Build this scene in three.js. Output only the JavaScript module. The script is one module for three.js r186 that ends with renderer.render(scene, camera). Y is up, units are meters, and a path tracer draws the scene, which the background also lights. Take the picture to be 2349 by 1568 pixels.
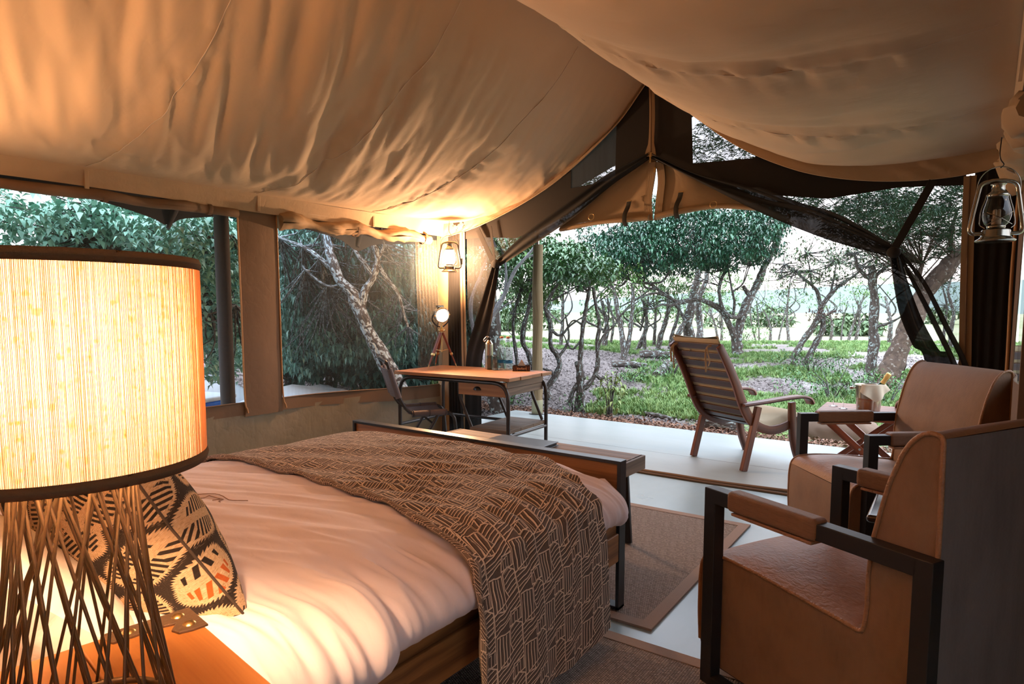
import * as THREE from 'three';
import { RoundedBoxGeometry } from 'three/addons/geometries/RoundedBoxGeometry.js';
import { mergeGeometries } from 'three/addons/utils/BufferGeometryUtils.js';

// ---------------------------------------------------------------- camera, sky, light, exposure
const scene = new THREE.Scene();
const camera = new THREE.PerspectiveCamera(55.83, 2349 / 1568, 0.05, 600);
camera.position.set(0, 1.28, 0);
camera.rotation.order = 'YXZ';
camera.rotation.set(-0.08963, 0.63303, 0);
camera.setViewOffset(2349, 1568, 0, -56, 2349, 1568);
const renderer = new THREE.WebGLRenderer({ antialias: true });
renderer.toneMapping = THREE.LinearToneMapping;
renderer.toneMappingExposure = 1.5;
renderer.shadowMap.enabled = true;

// overcast dusk sky: three times brighter overhead than at the horizon, a little warm towards the open plain
const SKY = 1.75;
{
  const W = 128, H = 64, data = new Float32Array(W * H * 4);
  for (let j = 0; j < H; j++) for (let i = 0; i < W; i++) {
    const el = ((j + 0.5) / H - 0.5) * Math.PI, s = Math.max(0, Math.sin(el));
    const az = ((i + 0.5) / W - 0.5) * 2 * Math.PI, dx = Math.cos(az), dz = Math.sin(az);
    const warm = Math.exp(-s * 3.2) * (0.55 + 0.45 * Math.max(0, -dz * 0.9 + dx * 0.35));
    const L = SKY * (1 + 2.1 * s) * (el < 0 ? 0.55 : 1), k = (j * W + i) * 4;
    data[k] = L * (0.8 + 0.26 * warm); data[k + 1] = L * (0.95 - 0.06 * warm); data[k + 2] = L * (1.16 - 0.34 * warm); data[k + 3] = 1;
  }
  const t = new THREE.DataTexture(data, W, H, THREE.RGBAFormat, THREE.FloatType);
  t.mapping = THREE.EquirectangularReflectionMapping; t.magFilter = THREE.LinearFilter; t.needsUpdate = true;
  scene.background = t; scene.environment = t;
}
const WARM = new THREE.Color().setRGB(1, 0.57, 0.31);
const LAMP_I = 5.4, LANTERN_I = 9, SPOT_I = 2;      // candela of the table lamp, the lit lantern and the tripod lamp

// ---------------------------------------------------------------- helpers
const V = (x, y, z) => new THREE.Vector3(x, y, z), PI = Math.PI, TAU = PI * 2;
const clamp = (x, a = 0, b = 1) => Math.min(b, Math.max(a, x)), mix = (a, b, t) => a + (b - a) * t;
const sstep = (a, b, x) => { const t = clamp((x - a) / (b - a)); return t * t * (3 - 2 * t); };
function RNG(seed) { let s = seed | 0; const f = () => { s = (s + 0x6d2b79f5) | 0; let t = Math.imul(s ^ (s >>> 15), 1 | s); t = (t + Math.imul(t ^ (t >>> 7), 61 | t)) ^ t; return ((t ^ (t >>> 14)) >>> 0) / 4294967296; }; f.r = (a, b) => a + (b - a) * f(); return f; }
const hash = (i, j, s) => { let h = Math.imul(i, 374761393) ^ Math.imul(j, 668265263) ^ Math.imul(s + 11, 2246822519); h = Math.imul(h ^ (h >>> 13), 1274126177); return ((h ^ (h >>> 16)) >>> 0) / 4294967296; };
// periodic value noise (period px, py lattice cells) and its octaves, 0..1
function vn(x, y, px, py, s) {
  const ix = Math.floor(x), iy = Math.floor(y), fx = x - ix, fy = y - iy, u = fx * fx * (3 - 2 * fx), v = fy * fy * (3 - 2 * fy);
  const w = (a, n) => ((a % n) + n) % n, x0 = w(ix, px), x1 = w(ix + 1, px), y0 = w(iy, py), y1 = w(iy + 1, py);
  return mix(mix(hash(x0, y0, s), hash(x1, y0, s), u), mix(hash(x0, y1, s), hash(x1, y1, s), u), v);
}
function fbm(x, y, px, py, s, o = 4) { let a = 0.5, r = 0, n = 0; for (let k = 0; k < o; k++) { r += a * vn(x, y, px, py, s + k * 17); n += a; a *= 0.5; x *= 2; y *= 2; px *= 2; py *= 2; } return r / n; }
const nz = (x, y, s = 1, o = 3) => fbm(x, y, 4096, 4096, s, o);
function hex(c) { const k = new THREE.Color(c); return [k.r, k.g, k.b]; }
const col = (c) => new THREE.Color(c);
const toS = (l) => (l <= 0.0031308 ? l * 12.92 : 1.055 * Math.pow(l, 1 / 2.4) - 0.055) * 255;
// texture from f(u, v) -> linear rgb or a number
function tex(w, h, f, srgb = true) {
  const d = new Uint8Array(w * h * 4);
  for (let j = 0; j < h; j++) for (let i = 0; i < w; i++) {
    const c = f((i + 0.5) / w, (j + 0.5) / h), k = (j * w + i) * 4;
    for (let n = 0; n < 3; n++) { const x = typeof c === 'number' ? c : c[n]; d[k + n] = clamp(srgb ? toS(clamp(x)) : x * 255, 0, 255); }
    d[k + 3] = 255;
  }
  const t = new THREE.DataTexture(d, w, h); return finish(t, srgb);
}
function finish(t, srgb) { t.wrapS = t.wrapT = THREE.RepeatWrapping; t.magFilter = THREE.LinearFilter; t.minFilter = THREE.LinearMipmapLinearFilter; t.generateMipmaps = true; if (srgb) t.colorSpace = THREE.SRGBColorSpace; t.needsUpdate = true; return t; }
function rep(t, a, b) { const c = t.clone(); c.repeat.set(a, b); c.needsUpdate = true; return c; }
function canvasTex(w, h, draw, srgb = true) { const c = document.createElement('canvas'); c.width = w; c.height = h; draw(c.getContext('2d'), w, h); return finish(new THREE.CanvasTexture(c), srgb); }
const S = (color, roughness = 0.8, o = {}) => new THREE.MeshStandardMaterial({ color: Array.isArray(color) ? new THREE.Color().setRGB(...color) : col(color), roughness, ...o });
const P = (color, roughness = 0.8, o = {}) => new THREE.MeshPhysicalMaterial({ color: Array.isArray(color) ? new THREE.Color().setRGB(...color) : col(color), roughness, ...o });

// ---- geometry
const T4 = (g, x = 0, y = 0, z = 0, rx = 0, ry = 0, rz = 0) => { g.applyMatrix4(new THREE.Matrix4().compose(V(x, y, z), new THREE.Quaternion().setFromEuler(new THREE.Euler(rx, ry, rz, 'YXZ')), V(1, 1, 1))); return g; };
// uv in metres, u along the longest side of each face (wood grain)
function boxUV(g, off = 0) {
  g = g.index ? g.toNonIndexed() : g; g.computeBoundingBox();
  const p = g.attributes.position, uv = new Float32Array(p.count * 2), sz = g.boundingBox.getSize(V(0, 0, 0)).toArray(), a = V(0, 0, 0), b = V(0, 0, 0), c = V(0, 0, 0);
  for (let i = 0; i < p.count; i += 3) {
    a.fromBufferAttribute(p, i); b.fromBufferAttribute(p, i + 1).sub(a); c.fromBufferAttribute(p, i + 2).sub(a); b.cross(c);
    const n = [Math.abs(b.x), Math.abs(b.y), Math.abs(b.z)], m = n.indexOf(Math.max(...n)), ax = [0, 1, 2].filter((k) => k !== m); if (sz[ax[0]] < sz[ax[1]]) ax.reverse();
    for (let k = 0; k < 3; k++) { uv[(i + k) * 2] = p.getComponent(i + k, ax[0]) + off * 0.37; uv[(i + k) * 2 + 1] = p.getComponent(i + k, ax[1]) + off * 0.61 + m * 0.13; }
  }
  g.setAttribute('uv', new THREE.BufferAttribute(uv, 2)); return g;
}
let uvCount = 0;
function rb(w, h, d, r = 0.004, seg = 1) { r = Math.min(r, w / 2.01, h / 2.01, d / 2.01); return boxUV(new RoundedBoxGeometry(w, h, d, seg, r), uvCount++ % 23); }
const bx = (x0, y0, z0, x1, y1, z1, r = 0.004, seg = 1) => T4(rb(Math.abs(x1 - x0), Math.abs(y1 - y0), Math.abs(z1 - z0), r, seg), (x0 + x1) / 2, (y0 + y1) / 2, (z0 + z1) / 2);
// box bar from p to q; w across (towards side), h along up
function bar(p, q, w, h, up = V(0, 1, 0), r = 0.004) {
  const d = q.clone().sub(p), L = d.length(), g = rb(L, h, w, r); d.normalize();
  const s = d.clone().cross(up).normalize(), u = s.clone().cross(d);
  g.applyMatrix4(new THREE.Matrix4().makeBasis(d, u, s).setPosition(p.clone().add(q).multiplyScalar(0.5))); return g;
}
// sweep a circle or a closed outline along points; rad is a number or f(t, i)
function sweep(pts, rad, n = 8, o = {}) {
  const N = pts.length, pos = [], uv = [], idx = [], closed = o.closed;
  let t = V(0, 0, 0), up = (o.up || V(0.31, 0.9, 0.27)).clone(), len = 0;
  const tan = (i) => { const a = pts[closed ? (i - 1 + N) % N : Math.max(0, i - 1)], b = pts[closed ? (i + 1) % N : Math.min(N - 1, i + 1)]; return b.clone().sub(a).normalize(); };
  const M = closed ? N + 1 : N, m = o.outline ? o.outline.length : n;
  for (let i = 0; i < M; i++) {
    const k = i % N, p = pts[k]; t = tan(k); const s = t.clone().cross(up).normalize(); up = s.clone().cross(t).normalize();
    if (o.fixUp) { s.copy(t).cross(o.up).normalize(); up.copy(s).cross(t); }
    if (i) len += p.distanceTo(pts[(i - 1) % N]);
    const r = typeof rad === 'function' ? rad(i / (M - 1), i) : rad;
    let per = 0;
    for (let j = 0; j <= m; j++) {
      const a = (j / m) * TAU, q = o.outline ? o.outline[j % m] : [Math.cos(a), Math.sin(a)];
      const w = o.bump ? r * (1 + o.bump(a, len, i)) : r;
      pos.push(p.x + s.x * q[0] * w + up.x * q[1] * w, p.y + s.y * q[0] * w + up.y * q[1] * w, p.z + s.z * q[0] * w + up.z * q[1] * w);
      if (o.outline && j) per += Math.hypot(q[0] - o.outline[j - 1][0], q[1] - o.outline[j - 1][1]) * r;
      uv.push(len, o.outline ? per : (j / m) * TAU * (o.uvR || (typeof rad === 'number' ? rad : 0.05)));
    }
  }
  for (let i = 0; i < M - 1; i++) for (let j = 0; j < m; j++) { const a = i * (m + 1) + j, b = a + m + 1; idx.push(a, a + 1, b, b, a + 1, b + 1); }
  if (!closed && o.caps !== false) for (const e of [0, M - 1]) {
    const c = pos.length / 3, p = pts[e]; pos.push(p.x, p.y, p.z); uv.push(0, 0);
    for (let j = 0; j < m; j++) { const k = e * (m + 1) + j; const q = pos.length / 3; for (const z of [k, k + 1]) { pos.push(pos[z * 3], pos[z * 3 + 1], pos[z * 3 + 2]); uv.push(0.01 * j, 0.01); } e ? idx.push(c, q, q + 1) : idx.push(c, q + 1, q); }
  }
  const g = new THREE.BufferGeometry(); g.setAttribute('position', new THREE.Float32BufferAttribute(pos, 3)); g.setAttribute('uv', new THREE.Float32BufferAttribute(uv, 2)); g.setIndex(idx); g.computeVertexNormals(); smoothSeam(g, M, m); return g;
}
function smoothSeam(g, M, m) { const n = g.attributes.normal; for (let i = 0; i < M; i++) { const a = i * (m + 1), b = a + m, x = V(n.getX(a) + n.getX(b), n.getY(a) + n.getY(b), n.getZ(a) + n.getZ(b)).normalize(); n.setXYZ(a, x.x, x.y, x.z); n.setXYZ(b, x.x, x.y, x.z); } }
// smooth curve through points
const smooth = (pts, n = 24, closed = false, ten = 0.5) => new THREE.CatmullRomCurve3(pts, closed, 'catmullrom', ten).getPoints(n).slice(0, closed ? -1 : undefined);
// straight runs with rounded corners
function fillet(pts, r, n = 5, closed = false) {
  const out = [], N = pts.length;
  for (let i = 0; i < N; i++) {
    if (!closed && (i === 0 || i === N - 1)) { out.push(pts[i].clone()); continue; }
    const p = pts[i], a = pts[(i - 1 + N) % N].clone().sub(p), b = pts[(i + 1) % N].clone().sub(p), k = Math.min(r, a.length() / 2.05, b.length() / 2.05); a.setLength(k).add(p); b.setLength(k).add(p);
    for (let j = 0; j <= n; j++) { const t = j / n; out.push(a.clone().multiplyScalar((1 - t) * (1 - t)).add(p.clone().multiplyScalar(2 * t * (1 - t))).add(b.clone().multiplyScalar(t * t))); }
  }
  return out;
}
const tubeF = (pts, r, fr, n = 8, closed = false) => sweep(fillet(pts, fr, 5, closed), r, n, { closed });
const rod = (p, q, r, n = 8, r2 = r) => sweep([p, p.clone().lerp(q, 0.5), q], (t) => mix(r, r2, t), n);
// open surface f(u, v) -> Vector3, uv2(u, v) -> [x, y] in metres; thick gives it a second side and edges
function surf(nu, nv, f, o = {}) {
  const pos = [], uv = [], idx = [], W = nu + 1;
  for (let j = 0; j <= nv; j++) for (let i = 0; i <= nu; i++) { const u = i / nu, v = j / nv, p = f(u, v); pos.push(p.x, p.y, p.z); const t = o.uv ? o.uv(u, v, p) : [u, v]; uv.push(t[0], t[1]); }
  for (let j = 0; j < nv; j++) for (let i = 0; i < nu; i++) { const a = j * W + i; if (o.keep && !o.keep((i + 0.5) / nu, (j + 0.5) / nv)) continue; idx.push(a, a + 1, a + W, a + W, a + 1, a + W + 1); }
  let g = new THREE.BufferGeometry(); g.setAttribute('position', new THREE.Float32BufferAttribute(pos, 3)); g.setAttribute('uv', new THREE.Float32BufferAttribute(uv, 2)); g.setIndex(idx); g.computeVertexNormals();
  if (!o.thick) return g;
  const n = g.attributes.normal.array, k = o.thick, N = pos.length / 3, p2 = pos.slice(), u2 = uv.concat(uv), i2 = idx.slice();
  for (let i = 0; i < N; i++) p2.push(pos[i * 3] - n[i * 3] * k, pos[i * 3 + 1] - n[i * 3 + 1] * k, pos[i * 3 + 2] - n[i * 3 + 2] * k);
  for (let i = 0; i < idx.length; i += 3) i2.push(idx[i] + N, idx[i + 2] + N, idx[i + 1] + N);
  const edge = (a, b) => { const q = p2.length / 3; for (const e of [a, b, a + N, b + N]) { p2.push(p2[e * 3], p2[e * 3 + 1], p2[e * 3 + 2]); u2.push(uv[(e % N) * 2], uv[(e % N) * 2 + 1]); } i2.push(q, q + 2, q + 1, q + 1, q + 2, q + 3); };
  for (let i = 0; i < nu; i++) { edge(i, i + 1); edge(nv * W + i + 1, nv * W + i); }
  for (let j = 0; j < nv; j++) { edge((j + 1) * W, j * W); edge(j * W + nu, (j + 1) * W + nu); }
  g = new THREE.BufferGeometry(); g.setAttribute('position', new THREE.Float32BufferAttribute(p2, 3)); g.setAttribute('uv', new THREE.Float32BufferAttribute(u2, 2)); g.setIndex(i2); g.computeVertexNormals(); return g;
}
const lathe = (pts, n = 32) => { const g = new THREE.LatheGeometry(pts.map((p) => new THREE.Vector2(p[0], p[1])), n); return g; };
// flat outline [[x, y]...] given a thickness (towards +z), optional holes
function plate(pts, d, holes = [], bev = 0) {
  const s = new THREE.Shape(pts.map((p) => new THREE.Vector2(p[0], p[1]))); for (const h of holes) s.holes.push(new THREE.Path(h.map((p) => new THREE.Vector2(p[0], p[1]))));
  return new THREE.ExtrudeGeometry(s, { depth: d, bevelEnabled: bev > 0, bevelSize: bev, bevelThickness: bev, bevelSegments: 2, curveSegments: 8 });
}
function merge(list) { const a = list.map((g) => { g = g.index ? g.toNonIndexed() : g; const o = new THREE.BufferGeometry(); for (const k of ['position', 'normal', 'uv']) if (g.attributes[k]) o.setAttribute(k, g.attributes[k]); if (!o.attributes.uv) o.setAttribute('uv', new THREE.Float32BufferAttribute(new Float32Array(g.attributes.position.count * 2), 2)); return o; }); return a.length === 1 ? a[0] : mergeGeometries(a); }
const prof = (tab) => (x) => { for (let i = 1; i < tab.length; i++) if (x <= tab[i][0] || i === tab.length - 1) { const a = tab[i - 1], b = tab[i], p = tab[Math.max(0, i - 2)], q = tab[Math.min(tab.length - 1, i + 1)], h = b[0] - a[0] || 1e-6, t = clamp((x - a[0]) / h), m0 = ((b[1] - p[1]) / (b[0] - p[0] || 1e-6)) * h, m1 = ((q[1] - a[1]) / (q[0] - a[0] || 1e-6)) * h, t2 = t * t, t3 = t2 * t; return (2 * t3 - 3 * t2 + 1) * a[1] + (t3 - 2 * t2 + t) * m0 + (-2 * t3 + 3 * t2) * b[1] + (t3 - t2) * m1; } };

// ---- scene objects
const taken = new Map();
function numbered(n) { const k = taken.get(n) || 0; taken.set(n, k + 1); return k ? n + '_' + String(k).padStart(3, '0') : n; }
const shadow = (m) => { m.castShadow = m.receiveShadow = true; return m; };
function part(name, geo, mat, parent, label) { const m = shadow(new THREE.Mesh(Array.isArray(geo) ? merge(geo) : geo, mat)); m.name = name; if (label) m.userData.label = label; parent.add(m); return m; }
function thing(name, label, category, pos = [0, 0, 0], turn = 0, group) { const g = new THREE.Group(); g.name = numbered(name); g.position.set(...pos); g.rotation.y = turn; g.userData = { label, category }; if (group) g.userData.group = group; scene.add(g); return g; }
function single(name, label, category, geo, mat, group, kind) { const m = part(numbered(name), geo, mat, scene); m.userData = { label, category }; if (group) m.userData.group = group; if (kind) m.userData.kind = kind; return m; }
function struct(name, geo, mat, label, category) { let o; if (geo) o = part(name, geo, mat, scene); else { o = new THREE.Group(); o.name = name; scene.add(o); } o.userData = { kind: 'structure', label, category }; return o; }
function copy(o, label, pos, turn) { const c = o.clone(); c.name = numbered(o.name.replace(/_\d{3}$/, '')); c.userData = { ...o.userData, label: label || o.userData.label }; if (pos) c.position.set(...pos); if (turn !== undefined) c.rotation.set(0, turn, 0); scene.add(c); return c; }
// ---------------------------------------------------------------- materials
const lerp3 = (a, b, t) => [mix(a[0], b[0], t), mix(a[1], b[1], t), mix(a[2], b[2], t)];
// wood: u runs along the grain; the tile is 1 m x 0.5 m
function woodTex(seed, light, dark, o = {}) {
  const A = hex(light), B = hex(dark), lines = o.lines || 26, K = [];
  const rnd = RNG(seed); for (let i = 0; i < (o.knots || 0); i++) K.push([rnd(), rnd(), rnd.r(0.008, 0.02)]);
  const hgt = (u, v) => {
    let w = v + 0.05 * (fbm(u * 3, v * 3, 3, 3, seed + 3, 3) - 0.5) * (o.wave || 1);
    let kn = 0; for (const k of K) { const du = (u - k[0]) , dv = (v - k[1]) * 0.5, d = Math.hypot(du * 0.7, dv * 1.3); w += 0.02 * Math.exp(-d * d / 0.002) * Math.sign(dv || 1); kn = Math.max(kn, 1 - sstep(k[2] * 0.4, k[2], d)); }
    const rings = fbm(u * 2, w * lines, 2, lines, seed, 3), fine = fbm(u * 8, w * 180, 8, 180, seed + 9, 2), big = fbm(u * 2, w * 5, 2, 5, seed + 21, 3);
    return clamp(0.55 * sstep(0.3, 0.75, rings) + 0.25 * fine + 0.35 * (big - 0.35) + 0.9 * kn);
  };
  return tex(512, 512, (u, v) => lerp3(A, B, hgt(u, v)));
}
const wood = (t, sx = 1, sy = 2, rough = 0.55, o = {}) => S('#ffffff', rough, { map: rep(t, sx, sy), ...o });
const M = {};
{
  const weave = tex(256, 256, (u, v) => { const a = Math.sin(u * 64 * TAU), b = Math.sin(v * 64 * TAU); return 0.5 + 0.25 * Math.max(a, b) + 0.25 * (fbm(u * 32, v * 32, 32, 32, 5, 3) - 0.5); }, false);
  const cloudy = (seed, amp, n = 4) => tex(256, 256, (u, v) => { const c = 1 - amp + amp * 1.4 * fbm(u * n, v * n, n, n, seed, 5); return [c, c * (1 - amp * 0.03), c * (1 - amp * 0.06)]; });
  const stain = cloudy(41, 0.16, 3);
  const crease = tex(512, 512, (u, v) => { const a = Math.abs(fbm(u * 5, v * 3, 5, 3, 71, 5) - 0.5) * 2, b = Math.abs(fbm(u * 11, v * 9, 11, 9, 76, 4) - 0.5) * 2; return 0.5 * Math.pow(a, 0.6) + 0.35 * Math.pow(b, 0.6); }, false);
  M.weave = weave; M.crease = crease;
  M.lining = S([0.58, 0.42, 0.265], 0.9, { map: rep(stain, 0.5, 0.5), bumpMap: rep(crease, 0.8, 0.8), bumpScale: 0.003 });
  M.liningEdge = S([0.5, 0.355, 0.22], 0.85, { map: rep(stain, 0.5, 0.5), bumpMap: rep(crease, 1.6, 1.6), bumpScale: 0.0025 });
  M.seam = S([0.62, 0.5, 0.38], 0.85);
  M.brown = S([0.2, 0.115, 0.06], 0.75, { map: rep(stain, 0.8, 0.8), bumpMap: rep(crease, 1.3, 1.3), bumpScale: 0.002 });
  M.brownDark = S([0.15, 0.085, 0.045], 0.8);
  M.khaki = S([0.26, 0.2, 0.115], 0.5, { map: rep(stain, 0.7, 0.7), bumpMap: rep(crease, 1, 1), bumpScale: 0.006 });
  M.flap = S([0.36, 0.235, 0.125], 0.8, { map: rep(stain, 0.8, 0.8), bumpMap: rep(crease, 1, 1), bumpScale: 0.002 });
  M.strap = S([0.035, 0.028, 0.02], 0.9);
  M.piping = S([0.42, 0.22, 0.09], 0.6);
  M.black = S([0.018, 0.014, 0.011], 0.95);
  const streak = (seed, lo, hi) => tex(512, 128, (u, v) => mix(lo, hi, clamp(0.25 + 1.0 * (fbm(u * 90, v * 3, 90, 3, seed, 3) - 0.25))), false);
  M.net = S([0.075, 0.095, 0.105], 0.9, { transparent: true, opacity: 1, alphaMap: streak(8, 0.16, 0.3) });
  M.netFine = S([0.045, 0.05, 0.06], 0.9, { transparent: true, opacity: 1, alphaMap: streak(9, 0.4, 0.56) });
  M.netSheer = S([0.05, 0.048, 0.045], 0.9, { transparent: true, opacity: 1, alphaMap: streak(10, 0.2, 0.36) });
  M.netDark = S([0.012, 0.01, 0.008], 0.95, { transparent: true, opacity: 1, alphaMap: streak(12, 0.985, 1) });
  M.fly = S([0.05, 0.048, 0.05], 0.9);
  // floor: ground sheet with faint stains and a soft sheen
  const smear = tex(512, 512, (u, v) => { const a = fbm(u * 4, v * 9, 4, 9, 31, 5), b = fbm(u * 24, v * 60, 24, 60, 33, 3), k = 0.8 + 0.24 * a + 0.06 * b; return [k * 0.98, k, k * 0.985]; });
  M.floor = S([0.33, 0.43, 0.47], 0.3, { map: rep(smear, 0.5, 0.5), roughnessMap: rep(tex(256, 256, (u, v) => 0.8 + 0.5 * fbm(u * 5, v * 5, 5, 5, 77, 4), false), 0.5, 0.5) });
  M.deck = S([0.31, 0.335, 0.325], 0.42, { map: rep(smear, 0.4, 0.4) });
  // woods
  const acacia = woodTex(3, '#a8713f', '#3d2110', { knots: 3, lines: 18, wave: 1.6 });
  const reclaimed = woodTex(11, '#a86f3c', '#5b3517', { knots: 1, lines: 30 });
  const deskTop = woodTex(17, '#b07a4a', '#7a4f2c', { lines: 34 });
  const greyed = woodTex(23, '#8a6e55', '#54402f', { lines: 30, knots: 1 });
  const teak = woodTex(29, '#80482a', '#4a2413', { lines: 22 });
  const pine = woodTex(35, '#a46e3a', '#774618', { lines: 12, wave: 0.8 });
  const mahog = woodTex(37, '#8c4527', '#5c2815', { lines: 24 });
  M.acacia = wood(acacia, 1, 2, 0.5); M.board = wood(reclaimed, 1, 2, 0.5); M.desk = wood(deskTop, 1, 2, 0.5); M.greyed = wood(greyed, 1, 2, 0.6);
  M.teak = wood(teak, 1, 2, 0.42); M.teakDark = wood(teak, 1, 2, 0.42, { color: col('#8c8078') }); M.pine = wood(pine, 1, 2, 0.45); M.mahog = wood(mahog, 1, 2, 0.3); M.tripodWood = wood(mahog, 1, 2, 0.45); M.pale = wood(woodTex(43, '#9a8564', '#6b5537', { lines: 40, knots: 2 }), 1, 2, 0.8);
  // metals
  M.steel = S([0.022, 0.021, 0.021], 0.42, { metalness: 0.35 });
  M.steelTop = S([0.05, 0.055, 0.06], 0.32, { metalness: 0.6 });
  M.tube = S([0.07, 0.06, 0.055], 0.35, { metalness: 0.8 });
  M.wire = S([0.07, 0.045, 0.025], 0.45, { metalness: 0.6 });
  M.chrome = S([0.72, 0.7, 0.66], 0.16, { metalness: 1 });
  M.brass = S([0.62, 0.42, 0.18], 0.3, { metalness: 1 });
  M.bronze = S([0.16, 0.1, 0.06], 0.45, { metalness: 0.7, bumpMap: rep(crease, 8, 8), bumpScale: 0.002 });
  M.lanternMetal = S([0.4, 0.37, 0.31], 0.2, { metalness: 1 });
  M.bottleSteel = S([0.5, 0.43, 0.35], 0.24, { metalness: 1 });
  M.blackPlastic = S([0.012, 0.012, 0.012], 0.4);
  M.gold = S([0.75, 0.5, 0.18], 0.38, { metalness: 0.9, bumpMap: rep(crease, 20, 20), bumpScale: 0.001 });
  M.gunmetal = S([0.05, 0.05, 0.055], 0.28, { metalness: 0.9 });
  // leather
  const hide = tex(512, 512, (u, v) => { const a = fbm(u * 6, v * 6, 6, 6, 51, 5), b = fbm(u * 60, v * 20, 60, 20, 55, 2), k = 0.72 + 0.42 * a + 0.12 * (b - 0.5); return [k, k * 0.98, k * 0.95]; });
  const grainL = tex(512, 512, (u, v) => { const a = Math.abs(fbm(u * 26, v * 18, 26, 18, 61, 4) - 0.5) * 2; return Math.pow(a, 0.7); }, false);
  M.leather = P([0.31, 0.16, 0.085], 0.5, { map: rep(hide, 1.6, 1.6), bumpMap: rep(grainL, 2.6, 2.6), bumpScale: 0.0014, specularIntensity: 0.8 });
  M.leatherMat = P([0.24, 0.138, 0.078], 0.62, { map: rep(hide, 1.6, 1.6), bumpMap: rep(weave, 6, 6), bumpScale: 0.0012 });
  M.suede = P([0.2, 0.165, 0.15], 0.85, { map: rep(hide, 2.4, 0.8), bumpMap: rep(weave, 5, 5), bumpScale: 0.001 });
  M.pad = P([0.33, 0.165, 0.08], 0.45, { map: rep(hide, 3, 3), bumpMap: rep(grainL, 4, 4), bumpScale: 0.002 });
  M.darkLeather = P([0.05, 0.035, 0.03], 0.42, { bumpMap: rep(grainL, 6, 6), bumpScale: 0.0015 });
  M.chairLeather = P([0.12, 0.085, 0.08], 0.5, { bumpMap: rep(grainL, 6, 6), bumpScale: 0.0015 });
  // textiles
  M.linen = P([0.86, 0.76, 0.77], 0.85, { bumpMap: rep(crease, 1.4, 1.4), bumpScale: 0.002, sheen: 0.3, sheenRoughness: 0.5, sheenColor: col('#ffffff') });
  M.sheet = P([0.78, 0.72, 0.66], 0.85, { bumpMap: rep(crease, 2, 2), bumpScale: 0.0025 });
  M.cushion = S([0.38, 0.29, 0.18], 0.9, { bumpMap: rep(weave, 8, 8), bumpScale: 0.001 });
  M.cushionTie = S([0.36, 0.22, 0.11], 0.9);
  M.napkin = S([0.66, 0.56, 0.42], 0.9, { bumpMap: rep(weave, 16, 16), bumpScale: 0.0006 });
  M.paper = S([0.7, 0.55, 0.42], 0.9);
  M.rugEdge = S([0.31, 0.215, 0.165], 0.9, { bumpMap: rep(weave, 3, 3), bumpScale: 0.002 });
  const sis = (u, v) => { const n = 16, r = Math.floor(v * n), x = u * n + (r & 1) * 0.5, y = v * n - r, fx = x - Math.floor(x), l = Math.sin(fx * PI) * Math.sin(y * PI); return [l, hash(Math.floor(x) % n, r, 4)]; };
  M.sisal = S('#ffffff', 0.95, { map: rep(tex(512, 512, (u, v) => { const [l, h] = sis(u, v), k = 0.35 + 0.65 * Math.pow(clamp(l), 0.6); return [k * mix(0.3, 0.48, h), k * mix(0.225, 0.37, h), k * mix(0.18, 0.3, h)]; }), 7, 7), bumpMap: rep(tex(256, 256, (u, v) => Math.pow(clamp(sis(u, v)[0]), 0.6), false), 7, 7), bumpScale: 0.004 });
  M.shade = P('#ffffff', 1, { transmission: 0.06, thickness: 0, side: THREE.DoubleSide, map: tex(1024, 512, (u, v) => {
    const w = 0.5 + 0.25 * Math.sin(u * 420 * TAU) * 0 + 0.5 * (fbm(u * 260, v * 12, 260, 12, 91, 3) - 0.5) + 0.4 * (fbm(u * 30, v * 190, 30, 190, 95, 3) - 0.5);
    const slub = sstep(0.66, 0.8, fbm(u * 230, v * 36, 230, 36, 99, 3)) * 0.25 + sstep(0.74, 0.84, fbm(u * 160, v * 60, 160, 60, 101, 2)) * 0.3;
    const k = clamp(0.78 + 0.35 * (w - 0.5) - slub); return [0.97 * (0.4 + 0.6 * k), 0.92 * k, 0.86 * k * k]; }) });
  M.thread = P([0.82, 0.52, 0.25], 1, { transmission: 0.6, thickness: 0 });
  M.trim = S([0.11, 0.065, 0.03], 0.9, { bumpMap: rep(weave, 12, 12), bumpScale: 0.001 });
  M.bulb = S('#000000', 0.4, { emissive: new THREE.Color().setRGB(1, 0.72, 0.42), emissiveIntensity: 8 });
  M.glowGlass = S('#000000', 0.4, { emissive: new THREE.Color().setRGB(1, 0.86, 0.62), emissiveIntensity: 6 });
  M.cfl = S([0.75, 0.66, 0.55], 0.35);
  M.glass = P([0.7, 0.73, 0.71], 0.02, { transmission: 1, thickness: 0, ior: 1.45 });
  M.glassTint = P([0.76, 0.82, 0.78], 0.02, { transmission: 1, thickness: 0, ior: 1.5 });
  M.smokeGlass = P([0.55, 0.5, 0.44], 0.03, { transmission: 1, thickness: 0, ior: 1.5 });
  M.blueBand = P([0.02, 0.25, 0.5], 0.3, { transmission: 0.6, thickness: 0 });
  M.cork = S([0.45, 0.18, 0.1], 0.8);
}
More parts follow.
